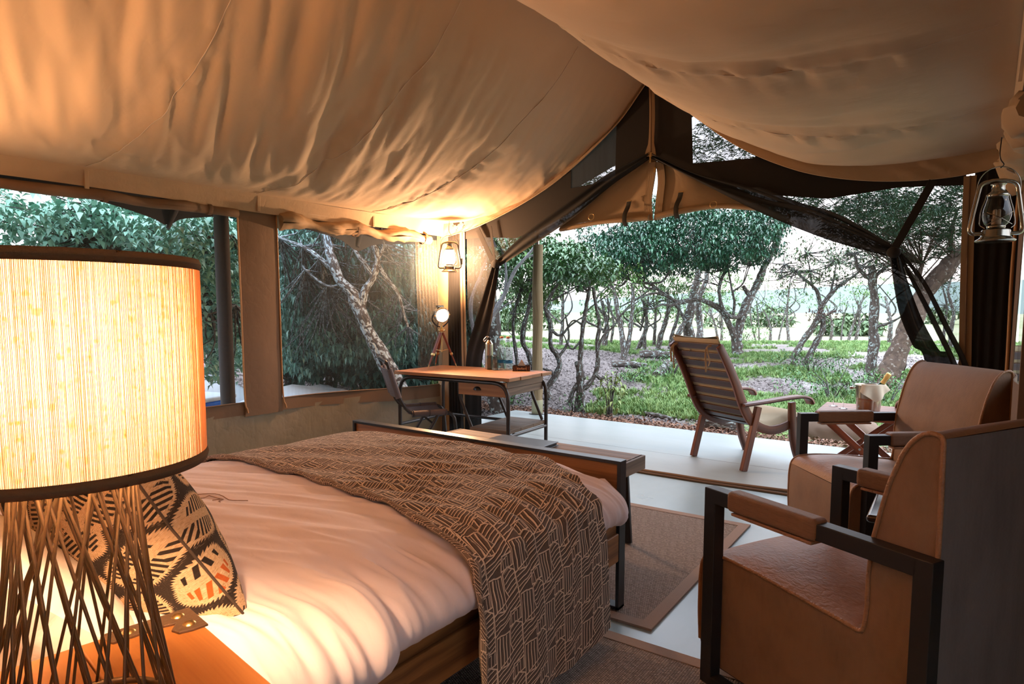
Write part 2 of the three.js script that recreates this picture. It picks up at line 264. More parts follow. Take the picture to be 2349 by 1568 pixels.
// ---------------------------------------------------------------- the tent
const X0 = -2.155, XL = -4.32, XR = 0.11, ZF = -4.7, ZB = 1.9;
const profL = prof([[0, 3.03], [0.25, 2.765], [0.5, 2.585], [0.73, 2.44], [1.0, 2.305], [1.17, 2.24], [1.45, 2.155], [1.67, 2.115], [1.9, 2.095], [2.1, 2.09]]);
const profR = prof([[0, 3.03], [0.2, 2.85], [0.35, 2.715], [0.7, 2.455], [1.1, 2.27], [1.4, 2.2], [1.63, 2.18], [1.9, 2.175], [2.2, 2.2]]);
const SEAMS = [-3.74, -2.67, -1.6, -0.53, 0.54];
function lining(side, d, z) {
  const D = side < 0 ? 2.1 : 2.2, s = d / D, y0 = side < 0 ? profL(d) : profR(d);
  const f = ((z - ZF) / 1.07) % 1, bulge = Math.pow(Math.abs(Math.sin(PI * f)), 0.7) * (side < 0 ? 0.03 : 0.05) * Math.sin(PI * clamp(s * 1.02)) ;
  const env = sstep(0, 0.15, s) * (1 - sstep(0.72, 0.98, s));
  let fold = 0;
  if (side < 0) {
    const n = nz(z * 5.2 + d * 2.1 + 3, d * 0.9, 7, 3) - 0.5, n2 = Math.abs(nz(z * 8.5 + d * 3.3, d * 1.6 + 9, 13, 2) - 0.5);
    fold = (0.11 * n - 0.08 * n2) * env * (0.45 + 0.75 * sstep(-3.9, -2.4, z) * (1 - sstep(0.6, 0.9, s) * 0.6));
    const cz = z - ZF; fold += 0.025 * Math.exp(-cz / 0.5) * (nz(d * 9 + z * 5, z * 1.2, 19, 2) - 0.5) * env;
  } else {
    const n = nz(z * 2.6 - d * 0.8, d * 1.3 + 5, 27, 3) - 0.5; fold = 0.06 * n * env;
  }
  let pk = 0; for (const q of SEAMS) { const dz = Math.abs(z - q); if (dz < 0.32) pk += (nz(d * (side < 0 ? 21 : 15) + (z > q ? 40 : 0), z * 2, 31, 2) - 0.5) * (side < 0 ? 0.034 : 0.062) * Math.exp(-dz / (side < 0 ? 0.075 : z < q ? 0.11 : 0.05)) * sstep(0.02, 0.15, s) * (1 - sstep(0.85, 1, s)) * (dz < 0.012 ? 0.3 : 1); }
  return V(X0 + side * d, y0 - bulge + fold + pk, z);
}
{
  const ceil = struct('ceiling', null, null, 'pale sagging canvas tent lining sewn in strips under the ridge', 'tent lining');
  for (const side of [-1, 1]) {
    const D = side < 0 ? 2.1 : 2.2, g = surf(300, 84, (u, v) => lining(side, v * D, mix(ZF, ZB, u)), { thick: 0.004, uv: (u, v) => [mix(ZF, ZB, u), v * D] });
    const pn = part('lining_panel', g, M.lining, ceil);
    for (const q of SEAMS.slice(0, 3)) {   // flat stitched seams
      const pts = []; for (let i = 2; i <= 68; i++) pts.push(lining(side, (i / 70) * D, q).add(V(0, -0.003, 0)));
      part('seam', sweep(pts, 0.0022, 5), M.seam, pn);
    }
  }
  const rv = [V(X0, 3.02, ZF), V(X0, 3.02, ZB)];
  part('ridge_binding', bar(rv[0], rv[1], 0.03, 0.012), M.liningEdge, ceil);
  // hanging edge along the left eave, with a hem
  const eave = (z) => 2.09 + 0.008 * Math.sin(z * 2.2) + 0.02 * sstep(-3.9, -4.7, z);
  const dropL = (z) => 1.975 - 0.012 * Math.sin(z * 1.9 + 1) - 0.02 * sstep(-3.8, -4.7, z);
  part('valance', surf(160, 10, (u, v) => { const z = mix(ZF + 0.02, ZB, u), k = 0.008 * (nz(z * 3 + v, v * 2, 3, 2) - 0.5); return V(XL + 0.065 + 0.02 * (1 - v) * (1 - v) + k, mix(eave(z) + 0.004, dropL(z), v), z); }, { thick: 0.003, uv: (u, v) => [u * 6.6, v * 0.14] }), M.liningEdge, ceil);
  part('hem', sweep(Array.from({ length: 60 }, (_, i) => { const z = mix(ZF + 0.02, ZB, i / 59); return V(XL + 0.063, mix(eave(z), dropL(z), 0.66), z); }), 0.0022, 4), M.seam, ceil);
  for (const z of [-1.62, -2.72, -3.8]) part('seam', bx(XL + 0.064, 1.97, z - 0.012, XL + 0.079, 2.09, z + 0.012, 0.003), M.liningEdge, ceil);
  // front valances under the lining's front edge
  const fbL = prof([[0, 2.985], [0.25, 2.715], [0.73, 2.385], [1.17, 2.185], [1.67, 2.03], [2.13, 1.947]]), fbR = prof([[0, 2.985], [0.35, 2.68], [0.7, 2.4], [1.08, 2.197], [1.4, 2.1], [1.715, 2.055], [1.98, 2.054], [2.22, 2.09]]);
  for (const side of [-1, 1]) {
    const D = side < 0 ? 2.13 : 2.22, fb = side < 0 ? fbL : fbR;
    part('valance', surf(150, 8, (u, v) => {
      const d = u * D, a = lining(side, Math.min(d, side < 0 ? 2.1 : 2.2), ZF), y = mix(Math.max(a.y, fb(d) + 0.012), fb(d), v), c = side < 0 ? sstep(0.45, 1, u) : 0.35;
      const k = 0.02 * c * Math.sin(v * 3) * (nz(d * (side < 0 ? 26 : 14) - v * 2.5, v * 1.5, 57, 2) - 0.5) * 2;
      return V(X0 + side * d, y, ZF + 0.004 + 0.03 * v * (1 - u * 0.4) + k);
    }, { thick: 0.003, uv: (u, v) => [u * D, v * 0.12] }), M.liningEdge, ceil);
    part('hem', sweep(Array.from({ length: 70 }, (_, i) => { const d = (i / 69) * D; return V(X0 + side * d, fb(d) + 0.002, ZF + 0.034 - 0.012 * (i / 69)); }), 0.0035, 5), M.liningEdge, ceil);
  }
  // right eave
  part('valance', surf(90, 6, (u, v) => { const z = mix(ZF + 0.02, ZB, u); return V(X0 + 2.2 + 0.02 * v, mix(2.2, 2.08, v) + 0.01 * Math.sin(z * 3), z); }, { thick: 0.003, uv: (u, v) => [u * 6.6, v * 0.14] }), M.liningEdge, ceil);
  // the lower roof of the side bay behind the armchairs
  part('lining_panel', bx(X0 + 2.2, 2.1, -3.05, 1.55, 2.112, ZB, 0.002), M.lining, ceil);
}
{ // outer fly sheet over tent and deck, its left edge hanging in scallops
  const fly = struct('roof_fly', null, null, 'dark outer canvas fly sheet stretched over tent and deck', 'fly sheet');
  for (const s of [-1, 1]) part('fly_panel', surf(60, 16, (u, v) => { const d = v * 2.95; return V(X0 + s * d, 3.36 - 0.39 * d - 0.05 * Math.sin(PI * v), mix(-6.5, ZB, u)); }, { thick: 0.004 }), M.fly, fly);
  const sc = prof([[-6.5, 2.05], [-5.4, 1.985], [-4.6, 1.935], [-4.42, 1.9], [-4.26, 1.84], [-4.06, 1.93], [-3.6, 2.0], [-3.0, 2.03], [-2.7, 1.99], [-2.53, 1.955], [-2.44, 1.9], [-2.36, 1.935], [-2.1, 2.0], [-1.7, 2.065], [-1.2, 2.07], [-0.6, 2.03], [0.4, 2.06], [1.9, 2.06]]);
  part('scalloped_edge', surf(150, 4, (u, v) => { const z = mix(-6.5, ZB, u); return V(-5.1 + 0.1 * v, mix(2.21, sc(z), v), z); }, { thick: 0.004 }), M.fly, fly);
  for (const z of [-2.44, -4.26]) part('corner_patch', sweep([V(-5.0, 1.88, z), V(-5.02, 2.0, z - 0.06), V(-5.05, 2.14, z - 0.13)], (t) => 0.016 + 0.018 * t, 6), M.fly, fly);
}
// floor inside, deck outside with a seam between its two sheets
struct('floor', bx(XL - 0.05, -0.06, -4.66, 1.6, 0, ZB + 0.05, 0.003), M.floor, 'smooth blue-grey groundsheet floor inside the tent', 'floor');
{
  const d = struct('deck', null, null, 'pale smooth deck floor outside the tent opening', 'deck');
  part('panel', bx(-4.75, -0.06, -5.345, 1.6, 0, -4.663, 0.003), M.deck, d); part('panel', bx(-4.75, -0.06, -6.55, 1.6, -0.001, -5.352, 0.004), M.deck, d);
  const th = struct('threshold', null, null, 'folded brown canvas strip along the floor at the tent opening', 'threshold');
  for (const [dz, r, s, m] of [[0, 0.016, 1, M.brown], [0.045, 0.011, 5, M.brownDark], [-0.03, 0.008, 9, M.brown]]) part('fold', sweep(Array.from({ length: 60 }, (_, i) => { const x = mix(-3.6, -0.1, i / 59); return V(x, r * 0.75, -4.635 + dz - 0.1 * sstep(-1.6, -0.7, x) * (dz > 0 ? 0.4 : 1) + 0.02 * (nz(x * 2.2, s, 3, 2) - 0.5)); }), r, 8, { outline: [[-1.3, -0.7], [-0.6, 0.6], [0.7, 0.75], [1.6, -0.7]], up: V(0, 1, 0), fixUp: 1 }), m, th);
}
{ // left wall: lower panel, sill bands, post, corner strip
  const w = struct('wall_left', null, null, 'tan and khaki canvas side wall of the tent', 'tent wall');
  part('lower_panel', surf(170, 14, (u, v) => { const z = mix(-4.68, ZB, u), y = v * 0.53; return V(XL + 0.012 + 0.022 * (nz(z * 2.2, y * 4, 3, 3) - 0.5) + 0.02 * (nz(z * 5 + y * 7, y * 2, 8, 2) - 0.5), y, z); }, { thick: 0.004, uv: (u, v) => [u * 6.6, v * 0.53] }), M.khaki, w);
  const sill = (z) => 0.605 - 0.06 * sstep(-3.0, -4.65, z), bot = (z) => 0.51 - 0.09 * sstep(-2.95, -4.6, z);
  part('sill_band', surf(120, 4, (u, v) => { const z = mix(-4.66, ZB, u); return V(XL + 0.02 + 0.004 * Math.sin(z * 6), mix(sill(z), bot(z), v), z); }, { thick: 0.004, uv: (u, v) => [u * 6.6, v * 0.1] }), M.brown, w);
  part('sill_hem', sweep(Array.from({ length: 60 }, (_, i) => { const z = mix(-4.64, ZB, i / 59); return V(XL + 0.022, sill(z) - 0.003, z); }), 0.005, 5), M.brown, w);
  const post = part('post_panel', surf(8, 24, (u, v) => V(XL + 0.028 + 0.008 * Math.sin(u * PI) + 0.006 * (nz(u * 2, v * 6, 4, 2) - 0.5), mix(0.5, 2.02, v), mix(-2.885, -2.578, u) - 0.006 * (1 - v)), { thick: 0.004, uv: (u, v) => [u * 0.3, v * 1.5] }), M.brown, w);
  for (const [z, dz] of [[-2.575, -0.02], [-2.887, -0.025]]) part('piping', sweep(smooth([V(XL + 0.034, 2.0, z), V(XL + 0.034, 1.3, z - 0.004), V(XL + 0.034, 0.66, z + dz * 0.3), V(XL + 0.04, 0.55, z + dz), V(XL + 0.045, 0.525, z + dz * 1.1)], 20), 0.006, 6), M.piping, post);
  part('rear_panel', bx(XL - 0.01, 0.5, -0.9, XL + 0.012, 2.1, ZB, 0.003), M.brown, w);
  part('corner_panel', surf(6, 20, (u, v) => V(mix(XL - 0.02, XL + 0.115, u), mix(0, 2.02, v), ZF + 0.012 + 0.008 * Math.sin(v * 9 + u * 3)), { thick: 0.004, uv: (u, v) => [u * 0.13, v * 2] }), M.flap, w);
  struct('wall_back', bx(XL - 0.05, 0, ZB, 1.6, 3.1, ZB + 0.03, 0.004), M.brown, 'brown canvas rear wall behind the camera', 'tent wall');
  const r = struct('wall_right', null, null, 'dark canvas side wall at the right of the opening', 'tent wall');
  const rp = (u0, u1, v0, v1) => surf(16, 14, (a, b) => { const u = mix(u0, u1, a), v = mix(v0, v1, b); return V(XR + 0.012 + 0.012 * Math.sin(u * 17 + v * 2) * (1 - v * 0.5), mix(0, 2.12, v), mix(ZF, -3.05, u)); }, { thick: 0.006, uv: (a, b) => [a * 1.6, b * 2] });
  for (const q of [[0, 1, 0, 0.45], [0, 1, 0.92, 1], [0, 0.3, 0.45, 0.92], [0.92, 1, 0.45, 0.92]]) part('front_panel', rp(...q), M.brownDark, r);
  part('net', surf(8, 4, (u, v) => V(XR + 0.03, mix(0.9, 2.0, v), mix(-4.3, -3.1, u)), { uv: (u, v) => [u, v] }), M.netFine, r);
  part('return_panel', bx(XR, 0, -3.06, 1.6, 2.12, -3.04, 0.003), M.brownDark, r);
  for (const [y0, y1, z0, z1] of [[0, 1.15, -3.06, ZB], [1.95, 2.12, -3.06, ZB], [1.15, 1.95, -3.06, -0.3], [1.15, 1.95, 1.1, ZB]]) part('side_panel', bx(1.56, y0, z0, 1.6, y1, z1, 0.003), M.brownDark, r);
  part('piping', sweep(smooth([V(XR + 0.0, 2.0, ZF + 0.03), V(XR - 0.008, 1.5, ZF + 0.04), V(XR - 0.002, 1.0, ZF + 0.05), V(XR + 0.002, 0.05, ZF + 0.05)], 20), 0.009, 6), M.piping, r);
}
// nets in the two windows of the left wall
const win = (n, z0, z1, label) => {
  const w = struct('window_' + n, null, null, label, 'window');
  part('net', surf(40, 20, (u, v) => V(XL + 0.004 * Math.sin(v * 5), mix(0.52, 2.04, v), mix(z0, z1, u)), { uv: (u, v) => [mix(z0, z1, u), v] }), M.net, w);
  return w;
};
win(1, -0.88, -2.6, 'fine insect net of the window behind the lamp shade');
win(2, -2.86, -4.66, 'fine insect net of the window behind the desk');
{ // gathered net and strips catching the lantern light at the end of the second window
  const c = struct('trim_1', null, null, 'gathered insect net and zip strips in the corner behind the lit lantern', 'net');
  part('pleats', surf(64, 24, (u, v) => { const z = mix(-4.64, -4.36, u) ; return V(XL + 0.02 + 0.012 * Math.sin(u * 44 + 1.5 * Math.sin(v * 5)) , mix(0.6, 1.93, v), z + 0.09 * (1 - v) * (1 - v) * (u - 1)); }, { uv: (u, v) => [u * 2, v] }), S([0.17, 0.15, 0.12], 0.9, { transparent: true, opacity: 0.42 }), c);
  // dark net and zip strip between the corner and the opening
  part('dark_net', surf(40, 24, (u, v) => V(mix(-4.21, -4.035, u), mix(0, 2.0, v), ZF + 0.012 * Math.sin(u * 30 + Math.sin(v * 4)) ), {}), M.netDark, c);
  part('zip_strip', surf(4, 24, (u, v) => V(mix(-4.045, -3.985, u) + 0.04 * (1 - v) * (1 - v), mix(0, 1.99, v), ZF + 0.02), { thick: 0.006, uv: (u, v) => [u * 0.06, v * 2] }), M.flap, c);
  part('zipper', sweep(Array.from({ length: 20 }, (_, i) => { const v = i / 19; return V(-4.012 + 0.04 * (1 - v) * (1 - v), mix(0, 1.99, v), ZF + 0.025); }), 0.004, 5), M.brownDark, c);
}
{ // gable: black cloth with net lights, and the zip down from the ridge
  const w = struct('wall_front', null, null, 'black gable cloth with net openings above the tent entrance', 'tent wall');
  const gl = [[-2.155, 3.03], [-2.135, 2.42], [-2.48, 2.25], [-2.88, 2.06], [-3.14, 1.96], [-3.4, 1.9], [-3.75, 1.93], [-4.24, 1.93], [-4.24, 2.1], [-3.6, 2.26], [-2.9, 2.52], [-2.5, 2.8]];
  const gr = [[-2.155, 3.03], [-1.85, 2.85], [-1.45, 2.55], [-1.07, 2.36], [-0.7, 2.24], [-0.14, 2.24], [-0.14, 2.0], [-0.33, 2.015], [-0.485, 2.024], [-0.88, 1.995], [-1.27, 2.06], [-1.76, 2.24], [-2.08, 2.39], [-2.135, 2.42]];
  const hl = [[-2.426, 2.73], [-2.434, 2.296], [-2.84, 2.272], [-2.84, 2.44]], hr = [[-1.82, 2.72], [-1.799, 2.339], [-1.353, 2.32], [-1.353, 2.42]];
  part('gable_cloth', T4(plate(gl, 0.004, [hl]), 0, 0, ZF), M.black, w); part('gable_cloth', T4(plate(gr, 0.004, [hr]), 0, 0, ZF), M.black, w);
  part('net', T4(plate(hl, 0.0015), 0, 0, ZF), M.netFine, w); part('net', T4(plate(hr, 0.0015), 0, 0, ZF), M.netFine, w);
  part('zip_strip', surf(4, 12, (u, v) => V(mix(-2.155, -2.112, u) + 0.012 * Math.sin(v * 3) + (u - 0.5) * 0.05 * sstep(0.8, 1, v), mix(2.98, 2.435, v), ZF + 0.012), { thick: 0.006 }), M.flap, w);
  part('zipper', sweep([V(-2.134, 2.97, ZF + 0.02), V(-2.128, 2.7, ZF + 0.02), V(-2.124, 2.44, ZF + 0.02)], 0.005, 5), M.brownDark, w);
  part('slider', [bx(-2.137, 2.425, ZF + 0.014, -2.117, 2.46, ZF + 0.028), bx(-2.135, 2.385, ZF + 0.02, -2.121, 2.425, ZF + 0.025)], M.brass, w);
  // right side strips: zip strip, black net
  part('zip_strip', surf(6, 24, (u, v) => V(mix(-0.152, -0.09, u) + 0.075 * Math.pow(1 - v, 1.4), mix(0, 2.05, v), ZF + 0.02), { thick: 0.006, uv: (u, v) => [u * 0.06, v * 2] }), M.flap, w);
  part('zipper', sweep(Array.from({ length: 20 }, (_, i) => { const v = i / 19; return V(-0.12 + 0.075 * Math.pow(1 - v, 1.4), mix(0, 2.05, v), ZF + 0.028); }), 0.004, 5), M.brownDark, w);
  part('black_net', surf(36, 24, (u, v) => V(mix(-0.1, XR + 0.02, u) + 0.05 * (1 - v) * (1 - u), mix(0, 2.1, v), ZF + 0.008 * Math.sin(u * 26 + 2 * Math.sin(v * 3))), {}), M.black, w);
  // single sheer net layers either side of the opening
  const poly = (pts) => T4(plate(pts, 0.001), 0, 0, ZF - 0.012);
  part('sheer_net', poly([[-3.985, 1.95], [-3.3, 1.9], [-2.95, 2.02], [-3.3, 1.86], [-3.6, 1.66], [-3.72, 1.4], [-3.84, 1.1], [-3.96, 0.76], [-3.98, 0.02], [-3.99, 0.02]]), M.netSheer, w);
  part('sheer_net', poly([[-1.35, 2.07], [-0.88, 2.0], [-0.16, 2.02], [-0.13, 1.5], [-0.08, 0.9], [-0.05, 0.02], [0.0, 0.02], [-0.13, 0.9], [-0.28, 1.2], [-0.47, 1.62], [-0.87, 1.86]]), M.netSheer, w);
}
{ // canvas door flap rolled up under the gable
  const f = thing('door_flap', 'tan canvas door flap rolled up and strapped under the gable', 'tent flap', [0, 0, 0]);
  const z0 = ZF - 0.05, sl = (y) => -2.11 - 0.03 * Math.exp(-Math.pow((y - 2.1) / 0.16, 2)), sr = (y) => sl(y) + 0.036 * Math.sin(PI * clamp((y - 1.94) / 0.44));
  const bl = prof([[-2.95, 1.97], [-2.6, 2.0], [-2.14, 2.005]]), br = prof([[-2.1, 2.005], [-1.9, 2.03], [-1.6, 2.04], [-1.3, 2.0]]);
  part('panel', surf(24, 14, (u, v) => { const y = mix(bl(mix(-2.95, -2.14, u)), 2.46, v), x1 = sl(y), x0 = mix(-3.0, -2.2, v); return V(mix(x0, x1, u), y, z0 + 0.012 * Math.sin(u * 7 + v * 3) - 0.01); }, { thick: 0.004, uv: (u, v) => [u * 0.8, v * 0.45] }), M.flap, f);
  part('panel', surf(24, 14, (u, v) => { const y = mix(br(mix(-2.1, -1.3, u)), 2.46, v), x0 = sr(y), x1 = mix(-1.25, -2.05, v); return V(mix(x0, x1, u), y, z0 + 0.012 * Math.sin(u * 6 - v * 3) - 0.01); }, { thick: 0.004, uv: (u, v) => [u * 0.8, v * 0.45] }), M.flap, f);
  for (const s of [0, 1]) part('edge_band', surf(4, 14, (u, v) => { const y = mix(1.96, 2.4, v), x = s ? sr(y) : sl(y); return V(x + (s ? 1 : -1) * u * 0.06, y, z0 + 0.006); }, { thick: 0.004 }), M.flap, f);
  for (const s of [0, 1]) part('roll', sweep(Array.from({ length: 30 }, (_, i) => { const x = s ? mix(-2.09, -1.28, i / 29) : mix(-2.15, -2.96, i / 29); return V(x, (s ? br(x) : bl(x)) - 0.022, z0 + 0.02); }), (t) => 0.03 - 0.006 * t + 0.003 * Math.sin(t * 9), 10, { outline: Array.from({ length: 10 }, (_, k) => [1.1 * Math.cos(k / 10 * TAU), 0.75 * Math.sin(k / 10 * TAU)]) }), M.flap, f);
  for (const [x, y] of [[-2.335, 1.96], [-1.91, 1.985]]) { part('strap', sweep(smooth([V(x + 0.012, y + 0.165, z0 + 0.02), V(x + 0.002, y + 0.12, z0 + 0.022), V(x - 0.01, y + 0.06, z0 + 0.05), V(x - 0.008, y + 0.0, z0 + 0.06), V(x - 0.006, y - 0.03, z0 + 0.03)], 14), 0.018, 4, { outline: [[-1, -0.12], [1, -0.12], [1, 0.12], [-1, 0.12]], up: V(0, 0, 1), fixUp: 1 }), M.strap, f); part('buckle', bx(x - 0.008, y + 0.16, z0 + 0.015, x + 0.032, y + 0.168, z0 + 0.03, 0.002), M.brass, f); }
  for (const [x, y] of [[-2.644, 2.03], [-1.638, 2.035]]) part('ring', sweep(fillet([V(x - 0.026, y + 0.016, z0 + 0.05), V(x + 0.026, y + 0.016, z0 + 0.05), V(x + 0.022, y - 0.03, z0 + 0.056), V(x - 0.022, y - 0.03, z0 + 0.056)], 0.026, 5, true), 0.003, 5, { closed: true }), M.brass, f);
  part('slider', bx(-2.125, 2.32, z0 + 0.006, -2.105, 2.36, z0 + 0.02), M.brass, f);
}
{ // dark insect-net curtains swept aside and tied
  const sheet = (top, bot, z, folds, amp, n = 60) => surf(n, 20, (u, v) => { const a = top(u), b = bot(u), p = a.clone().lerp(b, v); p.z += z + amp * Math.sin(v * folds + u * 2.2) * (0.3 + 0.7 * Math.abs(u - 0.9)); return p; });
  const curve = (pts) => { const c = new THREE.CatmullRomCurve3(pts.map((p) => V(p[0], p[1], p[2] || 0)), false, 'catmullrom', 0.5); return (t) => c.getPoint(t); };
  const L = thing('net_curtain', 'dark insect-net curtain tied back on the desk side of the entrance', 'curtain', [0, 0, ZF + 0.03]);
  part('swag', sheet(curve([[-2.13, 2.46], [-2.478, 2.342], [-2.881, 2.14], [-3.327, 1.9], [-3.625, 1.685]]), curve([[-2.16, 2.41], [-2.476, 2.239], [-2.796, 2.03], [-3.188, 1.834], [-3.565, 1.655]]), 0, 11, 0.02), M.netDark, L);
  part('tail', sheet(curve([[-3.63, 1.705], [-3.731, 1.468], [-3.852, 1.146], [-3.965, 0.771], [-3.985, 0.03]]), curve([[-3.565, 1.665], [-3.609, 1.387], [-3.671, 1.068], [-3.77, 0.759], [-3.78, 0.03]]), 0.0, 13, 0.018), M.netDark, L);
  const tie = (a, b, w) => bar(V(...a), V(...b), w, 0.004, V(0, 0, 1));
  part('tie_strap', [tie([-3.62, 1.69, 0.02], [-3.81, 2.0, 0.01], 0.05), tie([-3.6, 1.69, 0.025], [-3.66, 2.02, 0.012], 0.028)], M.black, L);
  part('knot', T4(new THREE.SphereGeometry(0.045, 12, 8).scale(1, 0.9, 0.7), -3.6, 1.68, 0.015), M.black, L);
  const R = thing('net_curtain', 'dark insect-net curtain tied back on the lantern side of the entrance', 'curtain', [0, 0, ZF + 0.03]);
  part('swag', sheet(curve([[-2.11, 2.45], [-1.764, 2.262], [-1.295, 2.085], [-0.873, 1.85], [-0.475, 1.655]]), curve([[-2.08, 2.4], [-1.696, 2.171], [-1.29, 1.934], [-0.868, 1.729], [-0.505, 1.598]]), 0, 10, 0.02), M.netDark, R);
  part('tail', sheet(curve([[-0.505, 1.6], [-0.483, 1.462], [-0.437, 1.245], [-0.36, 1.056], [-0.283, 0.911], [-0.2, 0.03]]), curve([[-0.462, 1.645], [-0.405, 1.45], [-0.32, 1.219], [-0.225, 1.035], [-0.14, 0.919], [0.0, 0.03]]), 0, 11, 0.02), M.netDark, R);
  for (const [a, b] of [[[-1.52, 2.13, 0.0], [-0.95, 1.92, 0.01]], [[-1.3, 2.11, 0.012], [-0.8, 1.88, 0.02]]]) part('fold', sheet(curve([[...a], [(a[0] + b[0]) / 2, (a[1] + b[1]) / 2 - 0.01], [...b], [-0.47, 1.655]]), curve([[a[0] - 0.09, a[1] - 0.0], [(a[0] + b[0]) / 2 - 0.05, (a[1] + b[1]) / 2 - 0.03], [b[0] - 0.02, b[1] - 0.025], [-0.48, 1.64]]), 0.005, 4, 0.004, 24), M.netDark, R);
  for (const k of [[0, 0], [0.05, 0.03]]) part('fold', sheet(curve([[-0.462, 1.645], [-0.37 + k[0], 1.46], [-0.24 + k[0], 1.2], [-0.1 + k[0], 0.88], [0.04, 0.4]]), curve([[-0.47, 1.63], [-0.385 + k[0], 1.44], [-0.262 + k[0], 1.18], [-0.125 + k[0], 0.86], [0.0, 0.38]]), 0.005, 4, 0.004, 24), M.netDark, R);
  part('tie_strap', tie([-0.485, 1.64, 0.02], [-0.3, 2.04, 0.01], 0.045), M.black, R);
  part('knot', T4(new THREE.SphereGeometry(0.04, 12, 8).scale(1, 0.9, 0.7), -0.485, 1.625, 0.015), M.black, R);
}
{ // rolled-up window covers
  const roll = (label, z0, z1, y, r, cr, straps, m) => {
    const t = thing('window_roll', label, 'rolled canvas', [XL + 0.05, y, 0]), rn = RNG(z0 * 10 | 0);
    const cover = part('cover', sweep(Array.from({ length: 70 }, (_, i) => V(0.01 * Math.sin(i * 0.4), 0.012 * Math.sin(i * 0.25) * cr, mix(z0, z1, i / 69))), (q) => r * (1 + cr * 0.3 * Math.sin(q * 17 + 1)), 16, { bump: (a, len) => cr * 0.7 * (nz(a * 1.6, len * 5, 5, 3) - 0.5) + cr * 0.5 * (nz(a * 2 + len * 9, len * 11, 9, 2) - 0.5) }), m, t);
    for (const z of straps) part('strap', sweep(Array.from({ length: 16 }, (_, k) => V(Math.cos(k / 16 * TAU) * r * 1.12, Math.sin(k / 16 * TAU) * r * 1.12, z)), 0.014, 4, { closed: true, outline: [[-0.1, -1], [0.1, -1], [0.1, 1], [-0.1, 1]], up: V(0, 0, 1) }), M.brownDark, t);
    return t;
  };
  roll('narrow rolled brown canvas window cover above the lamp shade', -0.92, -2.56, 1.945, 0.032, 0.35, [-1.72, -2.36], M.brown);
  roll('crumpled rolled canvas window cover above the desk window', -2.9, -4.5, 1.93, 0.05, 1, [-3.62, -4.42], M.flap);
  const t = roll('puffed grey canvas roll beside the unlit lantern', -4.4, -2.9, 2.0, 0.085, 1, [-3.9], M.flap); t.position.x = XR + 0.0;
}
// wooden pole outside the left wall and the porch pole on the deck
{
  const p = single('tent_pole', 'dark timber pole standing outside between the two side windows', 'pole', sweep([V(-4.47, -0.1, -2.56), V(-4.465, 1, -2.555), V(-4.46, 2.3, -2.555)], 0.052, 12), S([0.07, 0.06, 0.058], 0.9));
  const q = thing('porch_pole', 'weathered round timber pole standing on the deck behind the desk', 'pole', [-4.365, 0, -6.47]);
  part('shaft', sweep(Array.from({ length: 16 }, (_, i) => V(0.004 * Math.sin(i), 0.16 + i * 0.125, 0)), (t) => 0.062 + 0.003 * Math.sin(t * 12), 18, { bump: (a, l) => 0.06 * (nz(a * 3, l * 2, 3, 2) - 0.5) }), M.pale, q);
  part('collar', lathe([[0, 0], [0.068, 0], [0.068, 0.17], [0.064, 0.172], [0, 0.172]], 20), S([0.42, 0.4, 0.25], 0.5, { metalness: 0.3 }), q);
  part('pin', rod(V(0, 2.03, 0), V(0, 2.46, 0), 0.02, 10), M.chrome, q);
  part('foot_plate', lathe([[0, 0], [0.1, 0], [0.1, 0.006], [0, 0.008]], 16), M.tube, q);
}
// ---------------------------------------------------------------- bed, bedding, nightstand, lamp, bench, rugs
const BX0 = -2.861, BX1 = -1.186;
{
  const b = thing('bed', 'double bed with plank footboard in a black steel frame and rough plank side rails', 'bed', [0, 0, 0]);
  const fb = part('footboard_frame', [bx(BX0, 0.636, -2.428, BX1, 0.65, -2.373, 0.002), bx(BX0, 0.012, -2.428, BX0 + 0.016, 0.64, -2.373, 0.002), bx(BX1 - 0.016, 0.012, -2.428, BX1, 0.64, -2.373, 0.002), bx(BX0, 0.012, -2.428, BX1, 0.026, -2.373, 0.002)], M.steelTop, b);
  for (const [y0, y1] of [[0.505, 0.635], [0.372, 0.503], [0.24, 0.37]]) part('plank', bx(BX0 + 0.017, y0, -2.415, BX1 - 0.017, y1, -2.385, 0.003), M.board, b);
  for (const s of [0, 1]) {
    const x = s ? BX0 + 0.045 : BX1, d = s ? -1 : 1;
    part('rail_plank', bx(x - 0.012 * d, 0.345, -2.37, x - 0.04 * d, 0.452, -0.12, 0.004), M.acacia, b); part('rail_plank', bx(x, 0.226, -2.37, x - 0.04 * d, 0.347, -0.12, 0.005), M.acacia, b);
  }
  part('mattress', bx(BX0 + 0.05, 0.33, -2.365, BX1 - 0.05, 0.555, -0.16, 0.05, 4), M.sheet, b);
  for (const [x, z] of [[BX0 + 0.08, -0.2], [BX1 - 0.08, -0.2], [BX0 + 0.08, -1.3], [BX1 - 0.14, -1.3]]) part('leg', bx(x - 0.035, 0, z - 0.035, x + 0.035, 0.24, z + 0.035, 0.004), M.steel, b);
  part('slat_base', bx(BX0 + 0.06, 0.24, -2.36, BX1 - 0.06, 0.3, -0.14, 0.004), M.steel, b);
  const hb = part('headboard', bx(BX0, 0.012, -0.12, BX1, 1.1, -0.085, 0.006), M.steel, b);
  for (let i = 0; i < 4; i++) part('plank', bx(BX0 + 0.03, 0.34 + i * 0.185, -0.14, BX1 - 0.03, 0.52 + i * 0.185, -0.118, 0.003), M.board, b);
}
